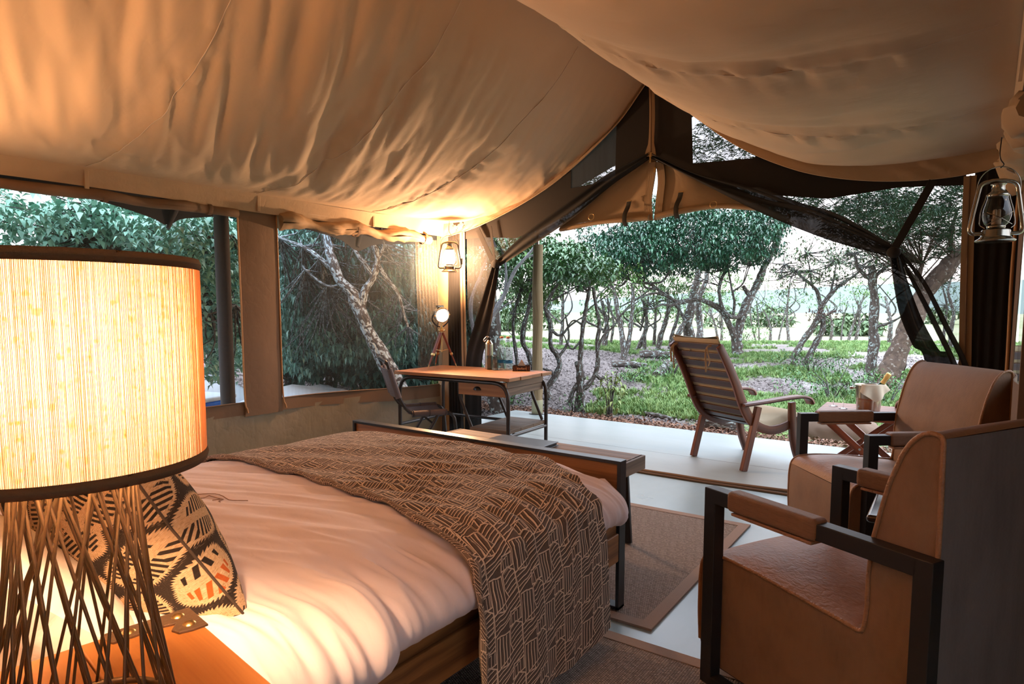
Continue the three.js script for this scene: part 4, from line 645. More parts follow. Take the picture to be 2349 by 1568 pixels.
{
  const t = thing('desk_chair', 'dark leather sling chair with black tube frame pulled up to the desk', 'chair', [-3.71, 0, -3.82], 2.534), r = 0.0135;
  for (const s of [-1, 1]) {
    const x = s * 0.2;
    part('frame_tube', tubeF([V(x * 0.96, 0.865, -0.32), V(x, 0.6, -0.24), V(x, 0.44, -0.15), V(x, 0.455, 0.21), V(x, 0.0, 0.25)], r, 0.09, 10), M.tube, t);
    part('rear_leg', tubeF([V(x, 0.44, 0.08), V(x, 0.4, 0.06), V(x, 0, -0.18)], r * 0.9, 0.04, 9), M.tube, t);
    part('back_sleeve', rod(V(x * 0.97, 0.81, -0.303), V(x, 0.58, -0.233), 0.024, 12), M.chairLeather, t);
    const sl = part('seat_sleeve', rod(V(x, 0.448, -0.13), V(x, 0.454, 0.15), 0.025, 12), M.chairLeather, t);
    for (const z of [-0.12, 0.01, 0.14]) part('strap', T4(new THREE.TorusGeometry(0.0258, 0.0035, 6, 18), x, 0.451, z), M.darkLeather, sl);
  }
  part('top_bar', tubeF([V(-0.19, 0.845, -0.316), V(-0.19, 0.868, -0.33), V(0.19, 0.868, -0.33), V(0.19, 0.845, -0.316)], r, 0.02, 10), M.tube, t);
  part('seat_sling', surf(14, 10, (u, v) => V(mix(-0.19, 0.19, u), mix(0.452, 0.458, v) - 0.03 * Math.sin(u * PI), mix(-0.13, 0.15, v)), { thick: 0.004 }), M.chairLeather, t);
  part('back_sling', surf(14, 10, (u, v) => V(mix(-0.19, 0.19, u), mix(0.58, 0.81, v), mix(-0.233, -0.303, v) - 0.03 * Math.sin(u * PI)), { thick: 0.004 }), M.chairLeather, t);
  part('cross_bar', [rod(V(-0.2, 0.36, 0.04), V(0.2, 0.36, 0.04), 0.009, 8), rod(V(-0.2, 0.2, 0.24), V(0.2, 0.2, 0.24), 0.009, 8)], M.tube, t);
}
{ // tripod lamp on the desk
  const t = thing('tripod_lamp', 'lit nautical spotlight on a small wooden tripod standing on the desk', 'lamp', [-3.925, 0.75, -4.285]), top = V(0, 0.335, 0);
  for (const [x, z, m] of [[-0.01, 0.175, M.tripodWood], [0.085, -0.105, M.tripodWood], [-0.14, -0.06, M.tripodWood]]) {
    const foot = V(x, 0, z), a = top.clone().lerp(foot, 0.06), b = top.clone().lerp(foot, 0.62), lg = part('leg', bar(a, b, 0.026, 0.018, V(0, 1, 0.01)), m, t);
    part('inner_leg', bar(top.clone().lerp(foot, 0.45), top.clone().lerp(foot, 0.9), 0.014, 0.012), m, lg);
    part('clamp', bar(top.clone().lerp(foot, 0.6), top.clone().lerp(foot, 0.66), 0.032, 0.024), M.brass, lg);
    part('spike', rod(top.clone().lerp(foot, 0.88), foot, 0.006, 8, 0.0015), M.brass, lg);
    part('brace', rod(top.clone().lerp(foot, 0.5), V(0, 0.15, 0), 0.0025, 6), M.brass, lg);
  }
  part('centre_rod', rod(V(0, 0.14, 0), V(0, 0.4, 0), 0.006, 8), M.brass, t);
  part('head_plate', lathe([[0, 0.325], [0.03, 0.325], [0.032, 0.335], [0.03, 0.345], [0.012, 0.35], [0.012, 0.37], [0, 0.372]], 20), M.brass, t);
  const dir = V(0.86, -0.12, 0.45).normalize(), c = V(-0.012, 0.475, 0.0), q = new THREE.Quaternion().setFromUnitVectors(V(0, 1, 0), dir), put = (g) => g.applyMatrix4(new THREE.Matrix4().compose(c, q, V(1, 1, 1)));
  const hd = part('lamp_head', put(lathe([[0, -0.07], [0.03, -0.07], [0.052, -0.055], [0.06, -0.03], [0.061, 0.035], [0.068, 0.036], [0.068, 0.048], [0.058, 0.05], [0.056, 0.03], [0.05, -0.03], [0.02, -0.06]], 28)), M.chrome, t);
  const vent = bx(-0.028, 0.062, -0.028, 0.028, 0.085, 0.028, 0.003); vent.applyMatrix4(new THREE.Matrix4().makeTranslation(c.x - dir.x * 0.015, c.y, c.z - dir.z * 0.015).multiply(new THREE.Matrix4().makeRotationY(Math.atan2(dir.x, dir.z)))); part('vent_box', vent, M.lanternMetal, hd);
  part('glowing_glass', put(lathe([[0, 0.052], [0.025, 0.05], [0.045, 0.043], [0.052, 0.035], [0, 0.033]], 28)), M.glowGlass, hd);
  part('guard', [put(T4(new THREE.TorusGeometry(0.054, 0.0025, 6, 20, PI), 0, 0.03, 0)), put(T4(new THREE.TorusGeometry(0.054, 0.0025, 6, 20, PI), 0, 0.03, 0, 0, PI / 2, 0))], M.brass, hd);
  for (const a of [0.4, 1.97, 3.54, 5.11]) part('screw', put(T4(new THREE.SphereGeometry(0.007, 10, 8), 0.068 * Math.cos(a), 0.046, 0.068 * Math.sin(a))), M.brass, hd);
  const sx = V(dir.z, 0, -dir.x).normalize(), y0 = c.y - 0.1;
  part('yoke', sweep(smooth([c.clone().addScaledVector(sx, 0.07), c.clone().addScaledVector(sx, 0.078).add(V(0, -0.05, 0)), V(c.x, y0, c.z).addScaledVector(sx, 0.035), V(c.x, y0 - 0.008, c.z), V(c.x, y0, c.z).addScaledVector(sx, -0.035), c.clone().addScaledVector(sx, -0.078).add(V(0, -0.05, 0)), c.clone().addScaledVector(sx, -0.07)], 30), 0.0055, 8), M.gunmetal, t);
  const dk = deskAt(-0.37, 0.02);
  part('cord', sweep(smooth([V(-0.06, 0.46, -0.03), V(-0.075, 0.36, -0.02), V(-0.13, 0.18, 0.02), V(-0.16, 0.06, 0.05), V(-0.165, 0.006, 0.09), V(-0.15, 0.004, 0.2)], 30), 0.003, 6), M.blackPlastic, t);
  const p = c.clone().addScaledVector(dir, 0.075), l = new THREE.SpotLight(WARM, SPOT_I, 0, 1.25, 0.6, 2); l.name = 'spot_light'; l.position.copy(p); l.target.position.copy(p.clone().add(dir)); l.castShadow = true; l.shadow.radius = 1.5; t.add(l); t.add(l.target);
}
{ // flask, bottles, tumblers, box on the desk
  const f = thing('flask', 'brushed steel water flask with carabiner cap on the desk', 'flask', [-3.5, 0.75, -4.43]);
  part('body', lathe([[0, 0], [0.034, 0], [0.036, 0.004], [0.036, 0.215], [0.034, 0.225], [0.024, 0.24], [0.018, 0.246], [0.017, 0.256], [0, 0.256]], 32), M.bottleSteel, f);
  part('cap', lathe([[0, 0.256], [0.0175, 0.256], [0.0175, 0.276], [0.012, 0.282], [0, 0.282]], 20), M.blackPlastic, f);
  part('carabiner', sweep(fillet([V(-0.005, 0.285, 0), V(-0.02, 0.287, 0.01), V(-0.05, 0.25, 0.02), V(-0.038, 0.238, 0.016)], 0.012, 5, true), 0.0032, 7, { closed: true }), M.chrome, f);
  const mkBottle = (label, pos) => {
    const b = thing('water_bottle', label, 'bottle', pos, 0, 'clear glass water bottles with blue bands on the desk');
    part('glass', lathe([[0, 0], [0.034, 0], [0.038, 0.004], [0.039, 0.16], [0.036, 0.178], [0.028, 0.2], [0.018, 0.216], [0.0145, 0.228], [0.0135, 0.266], [0.0155, 0.268], [0.0155, 0.276], [0.012, 0.276]], 28), M.glassTint, b);
    part('band', lathe([[0.0392, 0.058], [0.0396, 0.059], [0.0396, 0.079], [0.0392, 0.08]], 28), M.blueBand, b, 'blue printed band');
    part('stopper', lathe([[0, 0.268], [0.014, 0.272], [0.0185, 0.279], [0.016, 0.287], [0, 0.289]], 18), M.cork, b); return b;
  };
  const b0 = mkBottle('clear water bottle with blue band nearer the steel flask', [-3.395, 0.75, -4.475]); copy(b0, 'clear water bottle with blue band nearer the printed box', [-3.325, 0.75, -4.475]);
  const g = thing('tumbler', 'empty straight drinking glass in front of the steel flask', 'glass', [-3.46, 0.75, -4.39], 0, 'tall tumblers in front of the bottles');
  part('glass', lathe([[0, 0.012], [0.024, 0.012], [0.0265, 0.12], [0.028, 0.122], [0.0285, 0.12], [0.0262, 0], [0, 0]], 28), M.glass, g);
  part('base', lathe([[0, 0.001], [0.0255, 0.001], [0.0255, 0.011], [0, 0.011]], 24), P('#ffffff', 0.03, { transmission: 1, thickness: 0.02, ior: 1.5 }), g);
  copy(g, 'empty straight drinking glass in front of the clear bottles', [-3.395, 0.75, -4.385]);
  const bt = canvasTex(512, 192, (c, w, h) => {
    const rn = RNG(4); c.fillStyle = '#2a150a'; c.fillRect(0, 0, w, h); c.lineCap = 'round';
    for (let i = 0; i < 16; i++) { const x = i * 36 + rn.r(-8, 8); if (x > 120 && x < 390) continue; c.strokeStyle = i & 1 ? '#b5702c' : '#8a4c1a'; c.lineWidth = rn.r(6, 14); c.beginPath(); c.moveTo(x, 10 + rn() * 30); c.quadraticCurveTo(x + rn.r(-30, 30), h / 2, x + rn.r(10, 40), h - 10); c.stroke(); }
    c.fillStyle = '#e0b98c'; c.font = 'italic bold 92px serif'; c.textAlign = 'center'; c.textBaseline = 'middle'; c.fillText('Safari', w / 2 + 4, h / 2 + 4);
  });
  const zt = canvasTex(256, 128, (c, w, h) => { const rn = RNG(9); c.fillStyle = '#b9b4ae'; c.fillRect(0, 0, w, h); c.strokeStyle = '#2b2622'; for (let i = 0; i < 13; i++) { c.lineWidth = rn.r(5, 12); const x = i * 22; c.beginPath(); c.moveTo(x, 0); c.bezierCurveTo(x + rn.r(0, 30), h * 0.3, x - rn.r(0, 20), h * 0.6, x + rn.r(10, 40), h); c.stroke(); } });
  const bp = deskAt(0.335, -0.255), box = thing('tissue_box', 'low printed cardboard box lettered in cream with a paper napkin standing in it', 'box', [bp[0], 0.75, bp[2]], DESK[2] + 0.5);
  const face = (a, b, m, w, h) => surf(1, 1, (u, v) => { const p = a.clone().lerp(b, u); p.y = v * h; return p; }, { uv: (u, v) => [u, v] });
  part('carton', [bx(-0.075, 0, -0.05, 0.075, 0.004, 0.05, 0.001), bx(-0.075, 0.004, -0.05, -0.072, 0.046, 0.05, 0.001), bx(0.072, 0.004, -0.05, 0.075, 0.046, 0.05, 0.001), bx(-0.075, 0.004, 0.047, 0.075, 0.046, 0.05, 0.001), bx(-0.075, 0.004, -0.05, 0.075, 0.046, -0.047, 0.001), bx(-0.072, 0.03, -0.047, 0.072, 0.034, 0.047, 0.001)], S([0.04, 0.02, 0.01], 0.6), box);
  part('front_print', face(V(-0.0745, 0, 0.0506), V(0.0745, 0, 0.0506), 0, 0, 0.0455), S('#ffffff', 0.6, { map: bt }), box, 'printed front with cream lettering'); part('side_print', face(V(0.0756, 0, 0.0495), V(0.0756, 0, -0.0495), 0, 0, 0.0455), S('#ffffff', 0.6, { map: zt }), box, 'zebra striped side');
  part('napkin', surf(8, 8, (u, v) => V((u - 0.5) * 0.075 * (1 - v), 0.036 + v * 0.06, -0.01 + 0.02 * Math.abs(u - 0.5) * (1 - v))), M.paper, box);
}
// ---------------------------------------------------------------- hurricane lanterns
function makeLantern(label, pos, lit, turn) {
  const t = thing('hurricane_lantern', label, 'lantern', pos, turn), m = M.lanternMetal;
  part('tank', lathe([[0, 0], [0.066, 0], [0.076, 0.004], [0.077, 0.008], [0.062, 0.018], [0.056, 0.026], [0.055, 0.05], [0.05, 0.056], [0.02, 0.058], [0, 0.058]], 32), m, t);
  part('burner', lathe([[0.02, 0.058], [0.034, 0.06], [0.036, 0.07], [0.03, 0.074], [0.02, 0.076], [0, 0.076]], 24), m, t);
  part('globe', lathe([[0.034, 0.072], [0.044, 0.082], [0.051, 0.1], [0.055, 0.12], [0.051, 0.145], [0.043, 0.175], [0.038, 0.195], [0.038, 0.202]], 32), lit ? M.glowGlass : M.smokeGlass, t);
  if (!lit) { const b = part('bulb', lathe([[0, 0.076], [0.016, 0.076], [0.018, 0.08], [0.018, 0.1], [0.014, 0.108], [0, 0.108]], 20), M.cfl, t); for (const x of [-0.0075, 0.0075]) for (const z of [-0.006, 0.006]) part('tube', [rod(V(x, 0.105, z), V(x, 0.14, z), 0.0055, 10), T4(new THREE.SphereGeometry(0.0055, 10, 8), x, 0.14, z)], M.cfl, b); }
  else part('bulb', T4(new THREE.SphereGeometry(0.02, 14, 10), 0, 0.13, 0), M.bulb, t);
  part('chimney', lathe([[0.038, 0.2], [0.041, 0.203], [0.041, 0.212], [0.034, 0.218], [0.026, 0.226], [0.024, 0.25], [0.03, 0.254], [0.03, 0.258], [0, 0.264]], 28), m, t);
  for (const s of [-1, 1]) part('side_tube', tubeF([V(s * 0.045, 0.04, 0), V(s * 0.106, 0.036, 0), V(s * 0.098, 0.1, 0), V(s * 0.07, 0.262, 0), V(s * 0.02, 0.272, 0), V(0, 0.272, 0)], 0.0088, 0.03, 12), m, t);
  const wireP = []; for (const s of [-1, 1]) { wireP.push(tubeF([V(s * 0.05, 0.06, 0.02), V(s * 0.07, 0.075, 0.01), V(s * 0.064, 0.14, 0.0), V(s * 0.048, 0.19, 0), V(s * 0.045, 0.21, 0)], 0.0022, 0.015, 6)); wireP.push(tubeF([V(s * 0.05, 0.075, 0.03), V(0, 0.1, 0.054), V(-s * 0.05, 0.13, 0.03)], 0.0016, 0.02, 5)); }
  part('guard_wire', wireP, m, t);
  part('handle', sweep(smooth([V(-0.085, 0.2, 0), V(-0.08, 0.27, 0.004), V(-0.05, 0.315, 0.006), V(0, 0.332, 0.008), V(0.05, 0.315, 0.006), V(0.08, 0.27, 0.004), V(0.085, 0.2, 0)], 30), 0.002, 6), m, t);
  part('lift_lever', [rod(V(0.108, 0.07, 0), V(0.108, 0.115, 0.0), 0.008, 8), T4(new THREE.SphereGeometry(0.009, 10, 8), 0.108, 0.118, 0)], M.blackPlastic, t);
  part('hanging_hook', sweep(smooth([V(0, 0.325, 0.008), V(0.012, 0.34, 0.008), V(0, 0.36, 0.008), V(-0.006, 0.39, 0.008), V(0, 0.46, 0.0)], 20), 0.0025, 6), M.gunmetal, t);
  if (lit) { const l = new THREE.PointLight(WARM, LANTERN_I); l.name = 'lantern_light'; l.position.set(0, 0.13, 0); l.castShadow = true; l.shadow.radius = 1.6; t.add(l); }
  return t;
}
makeLantern('lit hurricane lantern hanging in the tent corner above the desk', [-3.977, 1.609, -4.46], true, 0.6);
makeLantern('unlit hurricane lantern hanging by the puffed canvas roll', [0.012, 1.578, -3.67], false, 0.35);
// ---------------------------------------------------------------- deck furniture
function makeLounger(label, pos, turn) {
  const t = thing('lounge_chair', label, 'lounge chair', pos, turn, 'slatted wooden lounge chairs on the deck'), w = 0.28;
  const R = [[-0.255, 0.995], [-0.232, 0.96], [-0.15, 0.83], [-0.069, 0.68], [0.0, 0.53], [0.07, 0.42], [0.15, 0.352], [0.25, 0.312], [0.34, 0.302], [0.45, 0.318], [0.55, 0.35], [0.62, 0.372], [0.67, 0.365], [0.7, 0.33]];
  const rc = new THREE.CatmullRomCurve3(R.map((p) => V(0, p[1], p[0])), false, 'catmullrom', 0.5), at = (q, off) => { const p = rc.getPointAt(q), g = rc.getTangentAt(q); return V(0, p.y - g.z * -off, p.z + -g.y * off * 1).add(V(0, 0, 0)); };
  const flat = (h, b) => [[-h, -b], [h, -b], [h, b], [-h, b]];
  for (const s of [-1, 1]) {
    const x = s * w;
    part('side_rail', sweep(rc.getSpacedPoints(40).map((p) => V(x, p.y, p.z)), (q) => 0.9 + 0.25 * Math.sin(PI * q), 4, { outline: flat(0.013, 0.031), up: V(0, 1, 0.001), uvR: 1 }), M.teak, t);
    part('rear_leg', bar(V(x + s * 0.012, 0, 0.015), V(x + s * 0.012, 0.505, 0.15), 0.036, 0.055, V(0, 0, 1), 0.004), M.teak, t);
    part('front_leg', sweep(smooth([V(x + s * 0.016, 0.0, 0.635), V(x + s * 0.016, 0.15, 0.565), V(x + s * 0.016, 0.3, 0.53), V(x + s * 0.016, 0.52, 0.51)], 14), (q) => 1.1 - 0.15 * q, 4, { outline: flat(0.017, 0.029), up: V(0, 0, 1), uvR: 1 }), M.teak, t);
    part('arm', sweep(smooth([V(x + s * 0.02, 0.53, -0.03), V(x + s * 0.022, 0.542, 0.2), V(x + s * 0.028, 0.56, 0.45), V(x + s * 0.03, 0.562, 0.6), V(x + s * 0.03, 0.54, 0.68), V(x + s * 0.03, 0.5, 0.712)], 30), (q) => 1, 4, { outline: flat(0.036, 0.012), up: V(0, 1, 0), uvR: 1 }), M.teak, t);
  }
  for (let i = 0; i < 16; i++) { const q = 0.015 + i * 0.064, p = rc.getPointAt(q), g = rc.getTangentAt(q), n = V(0, g.z, -g.y); const h = i === 0 ? 0.056 : 0.054, a = V(-w + 0.012, p.y + n.y * 0.012, p.z + n.z * 0.012), b = a.clone().setX(w - 0.012); const sl = bar(a, b, h, 0.012, n, 0.003); part(i ? 'slat' : 'head_slat', sl, M.teakDark, t); }
  // cushion along the rails with its ties
  const cpt = (q, x, o) => { const p = rc.getPointAt(clamp(q)), g = rc.getTangentAt(clamp(q)), n = V(0, g.z, -g.y); return V(x, p.y + n.y * o, p.z + n.z * o); };
  const ext = (q, x, o) => { if (q < 0) { const p = cpt(0, x, o), g = rc.getTangentAt(0); return p.addScaledVector(g, q * rc.getLength()); } return cpt(q, x, o); };
  const C = thing('chair_cushion', label.startsWith('slatted wooden lounge chair with') ? 'long tan cushion tied onto the lounge chair seen from behind' : 'long tan cushion on the lounge chair behind the black net', 'cushion', pos, turn);
  const top = surf(16, 60, (u, v) => { const x = (u * 2 - 1), q = mix(-0.035, 0.96, v), e = Math.pow(1 - Math.pow(Math.abs(x), 4), 0.5) * Math.pow(1 - Math.pow(Math.abs(v * 2 - 1), 14), 0.5), p = ext(q, x * 0.262, 0.028 + 0.05 * e); if (v < 0.02) p.y += 0.02 * x * x; return p; }, { uv: (u, v) => [u * 0.5, v * 1.3] });
  const botm = surf(16, 60, (u, v) => ext(mix(-0.035, 0.96, v), (u * 2 - 1) * 0.262, 0.022), { uv: (u, v) => [u * 0.5, v * 1.3] });
  part('cover', [top, botm], M.cushion, C);
  part('piping', [-1, 1].map((s) => sweep(Array.from({ length: 50 }, (_, i) => ext(mix(-0.035, 0.96, i / 49), s * 0.263, 0.026)), 0.006, 6)), M.cushion, C);
  const tie = (pts) => sweep(smooth(pts, 14), 0.007, 4, { outline: flat(1, 0.2), up: V(1, 0, 0) });
  for (const s of [-1, 1]) part('tie', [tie([V(s * 0.2, 0.995, -0.26), V(s * 0.2, 0.985, -0.3), V(s * 0.2 + s * 0.02, 0.94, -0.31), V(s * 0.2 + s * 0.03, 0.88, -0.3), V(s * 0.2 + s * 0.02, 0.84, -0.302)]), tie([V(s * 0.2, 0.995, -0.26), V(s * 0.195, 0.97, -0.305), V(s * 0.19, 0.9, -0.306), V(s * 0.192, 0.83, -0.3), V(s * 0.188, 0.79, -0.298)])], M.cushionTie, C);
  part('tie', [tie([V(-0.2, 0.33, 0.68), V(-0.21, 0.25, 0.7), V(-0.2, 0.17, 0.69)]), tie([V(-0.2, 0.33, 0.68), V(-0.19, 0.22, 0.71), V(-0.18, 0.12, 0.7)]), tie([V(0.2, 0.33, 0.66), V(0.2, 0.2, 0.67), V(0.21, 0.13, 0.66)])], M.cushionTie, C);
  return t;
}
makeLounger('slatted wooden lounge chair with tan cushion, its back towards the tent', [-1.749, 0, -5.24], 2.637);
makeLounger('lounge chair half hidden behind the armchair and the black net', [0.06, 0, -5.35], -2.72);
{
  const t = thing('folding_table', 'reddish wooden folding table with crossed legs on the deck', 'table', [-0.72, 0, -5.6], 0.045), h = 0.5;
  for (let i = 0; i < 6; i++) part('slat', bx(-0.31, h - 0.022, -0.3 + i * 0.1, 0.31, h, -0.3 + i * 0.1 + 0.098, 0.003), M.mahog, t);
  for (const z of [-0.294, 0.292]) part('rim', bx(-0.315, h - 0.045, z - 0.008, 0.315, h - 0.022, z + 0.008), M.mahog, t);
  for (const [z, s] of [[0.27, 1], [0.235, -1], [-0.235, 1], [-0.27, -1]]) part('leg', bar(V(-0.27 * s, h - 0.03, z), V(0.26 * s, 0, z), 0.022, 0.05, V(0, 1, 0), 0.003), M.mahog, t);
  part('pivot', [T4(new THREE.CylinderGeometry(0.009, 0.009, 0.006, 12), 0, 0.24, 0.283, PI / 2, 0, 0), rod(V(0, 0.24, -0.28), V(0, 0.24, 0.28), 0.005, 8)], M.chrome, t);
  const b = thing('ice_bucket', 'ribbed steel ice bucket with side knob on the folding table', 'bucket', [-0.7, h, -5.6]);
  part('pail', lathe([[0, 0.003], [0.078, 0.003], [0.08, 0.0], [0.082, 0.004], [0.088, 0.08], [0.09, 0.083], [0.0895, 0.09], [0.0925, 0.094], [0.091, 0.101], [0.098, 0.19], [0.102, 0.194], [0.1, 0.198], [0.095, 0.19], [0.078, 0.01], [0, 0.008]], 40), M.bottleSteel, b);
  for (const s of [-1, 1]) part('knob', [rod(V(s * 0.096, 0.165, 0), V(s * 0.118, 0.165, 0), 0.006, 8), T4(new THREE.SphereGeometry(0.016, 14, 10).scale(1, 0.7, 1), s * 0.122, 0.165, 0)], M.bottleSteel, b);
  const w = thing('wine_bottle', 'foil-necked sparkling wine bottle leaning in the ice bucket', 'bottle', [-0.69, h + 0.015, -5.6]); w.rotation.z = -0.5; w.rotation.x = 0.1; w.position.x -= 0.03;
  part('glass', lathe([[0, 0], [0.038, 0], [0.042, 0.006], [0.042, 0.15], [0.034, 0.19], [0.018, 0.23], [0.015, 0.25]], 24), P([0.02, 0.06, 0.02], 0.08, {}), w);
  part('foil', lathe([[0.0185, 0.225], [0.0165, 0.25], [0.0165, 0.278], [0.0195, 0.28], [0.0195, 0.292], [0.0185, 0.296], [0.0185, 0.312], [0.014, 0.318], [0, 0.32]], 22), M.gold, w);
  const n = thing('napkin', 'cream cloth napkin draped over the rim of the ice bucket', 'napkin', [-0.7, h, -5.6]);
  part('cloth', surf(24, 24, (u, v) => { const a = (u - 0.5) * 1.9 - 0.15, drop = Math.max(0, v - 0.25) * 0.17 * (1 - Math.abs(u - 0.45) * 1.3), r = v < 0.25 ? mix(0.055, 0.105, v / 0.25) : 0.107 + 0.03 * (v - 0.25) + 0.012 * Math.sin(u * 14) * v, y = v < 0.25 ? 0.19 + 0.016 * Math.sin(v / 0.25 * PI * 0.6) : 0.204 - drop; return V(r * Math.sin(a + 0.75), y, r * Math.cos(a + 0.75)); }, { thick: 0.002, uv: (u, v) => [u * 0.25, v * 0.25] }), M.napkin, n);
  const gl = thing('champagne_flute', 'champagne flute on the folding table, the one farther from the ice bucket', 'glass', [-0.955, h, -5.66], 0, 'champagne flutes');
  part('bowl', lathe([[0.003, 0.085], [0.012, 0.092], [0.022, 0.108], [0.0255, 0.13], [0.026, 0.215], [0.0268, 0.216]], 28), M.glass, gl);
  part('stem', lathe([[0, 0.0], [0.033, 0.001], [0.033, 0.003], [0.012, 0.006], [0.0045, 0.012], [0.0036, 0.05], [0.004, 0.085], [0, 0.088]], 28), P('#ffffff', 0.03, { transmission: 1, thickness: 0.01, ior: 1.5 }), gl);
  copy(gl, 'champagne flute on the folding table, the one beside the ice bucket', [-0.868, h, -5.56]);
}
// ---------------------------------------------------------------- outdoors: ground, grass, trees
const FX = -Math.sin(0.63303), FZ = -Math.cos(0.63303), dOf = (x, z) => x * FX + z * FZ, lOf = (x, z) => -x * FZ + z * FX;
function ground(x, z) {
  const d = dOf(x, z), l = lOf(x, z), w = 0.55 + 0.45 * (1 - sstep(-0.15, 0.25, l / Math.max(d, 1)));
  const b = d > 8.4 || l < -5.5 ? 0.09 * (nz(x * 0.7, z * 0.7, 61, 3) - 0.5) * sstep(8.2, 9.5, d) : 0;
  return -0.07 + 0.62 * w * sstep(8.6, 13.5, d) * (1 - sstep(17, 27, d)) - 0.15 * sstep(20, 40, d) + b;
}
const grassy = (x, z) => { const d = dOf(x, z), l = lOf(x, z), t = l / Math.max(d, 1); const side = 0.15 * sstep(-0.02, 0.3, t) + 0.13 * sstep(12, 17, d) - 0.09; return clamp((nz(x * 0.75, z * 0.75, 91, 4) - 0.55 + side) * 6); };
{
  const g = struct('ground', null, null, 'bank of leaf litter, sandy earth and grass rising to an open plain', 'ground');
  const nA = 260, rows = []; for (let d = 4.2; d < 230; d *= 1.026) rows.push(d);
  const colr = [], geo = surf(nA, rows.length - 1, (u, v) => { const d = rows[Math.round(v * (rows.length - 1))], a = mix(-1.02, 0.86, u) - 0.63303 * -0, x = d / Math.cos(mix(-0.02, 0.02, 0)) * (Math.sin(a - 0.63303)), z = -d * Math.cos(a - 0.63303); return V(x, ground(x, z), z); }, { uv: (u, v, p) => [p.x, p.z] });
  const p = geo.attributes.position, litter = [0.3, 0.24, 0.22], litter2 = [0.22, 0.17, 0.155], sand = [0.5, 0.44, 0.41], green = [0.16, 0.3, 0.05], green2 = [0.26, 0.38, 0.08], plain = [0.52, 0.5, 0.3];
  for (let i = 0; i < p.count; i++) {
    const x = p.getX(i), z = p.getZ(i), d = dOf(x, z), n = nz(x * 1.6, z * 1.6, 71, 4), m = nz(x * 6, z * 6, 73, 3);
    let c = lerp3(litter2, litter, sstep(0.3, 0.65, n * 0.6 + m * 0.4)); c = lerp3(c, sand, sstep(0.5, 0.66, nz(x * 0.5 + 9, z * 0.5, 81, 3)) * sstep(-0.1, 0.15, lOf(x, z) / Math.max(d, 1)));
    c = lerp3(c, lerp3(green, green2, m), grassy(x, z) * 0.9); c = lerp3(c, lerp3(plain, [0.4, 0.44, 0.2], sstep(0.45, 0.6, nz(x * 0.06, z * 0.2, 83, 3)) * 0.8), sstep(21, 28, d)); colr.push(...c.map((x) => x * 0.62));
  }
  geo.setAttribute('color', new THREE.Float32BufferAttribute(colr, 3));
  part('surface', geo, S('#ffffff', 0.95, { vertexColors: true, bumpMap: rep(tex(256, 256, (u, v) => fbm(u * 40, v * 40, 40, 40, 15, 3), false), 0.8, 0.8), bumpScale: 0.05 }), g);
  part('surround', T4(new THREE.CircleGeometry(120, 48), 0, -0.24, 0, -PI / 2), S([0.2, 0.2, 0.1], 1), g);
  const h = struct('hills', surf(60, 6, (u, v) => { const a = mix(-1.2, 0.9, u) - 0.633, r = 240 + 60 * v, k = 2.2 + 4.6 * sstep(0.55, 0.85, u) * (1 - 0.5 * sstep(0.92, 1, u)) + 1.6 * nz(u * 9, 2, 5, 3); return V(r * Math.sin(a), -1 + v * k * 1.6, -r * Math.cos(a)); }, { thick: 1 }), S([0.13, 0.17, 0.15], 1), 'low hazy hills beyond the plain', 'hill');
}
const BARK = {}; {
  const bk = (seed, a, b, spot, k) => { const A = hex(a), B = hex(b), Cc = hex(spot); return S('#ffffff', 0.95, { map: rep(tex(256, 256, (u, v) => { const n = fbm(u * 10, v * 28, 10, 28, seed, 4), s = sstep(k, k + 0.06, fbm(u * 22, v * 26, 22, 26, seed + 5, 4)); return lerp3(lerp3(A, B, n), Cc, s * 0.9); }), 1.6, 1.6), bumpMap: rep(tex(256, 256, (u, v) => fbm(u * 8, v * 34, 8, 34, seed + 2, 4), false), 1.6, 1.6), bumpScale: 0.025 }); };
  BARK.bark = bk(3, '#352c27', '#665a52', '#a4b0ac', 0.6); BARK.plain = bk(5, '#3a2d26', '#6a5648', '#8f867c', 0.68); BARK.lichen = bk(13, '#3a3434', '#6b6664', '#b7c6cc', 0.5); BARK.white = bk(8, '#8f8d90', '#c9c8cc', '#e6e6e8', 0.6);
}
const leafGeo = (L, W, drop = 0.25) => { const g = new THREE.BufferGeometry(); const w = W / 2; g.setAttribute('position', new THREE.Float32BufferAttribute([0, 0, 0, L * 0.45, 0.1 * L, -w, L * 0.5, -0.02 * L, 0, L * 0.45, 0.1 * L, w, L, -drop * L, 0], 3)); g.setIndex([0, 2, 1, 0, 3, 2, 1, 2, 4, 2, 3, 4]); g.computeVertexNormals(); return g; };
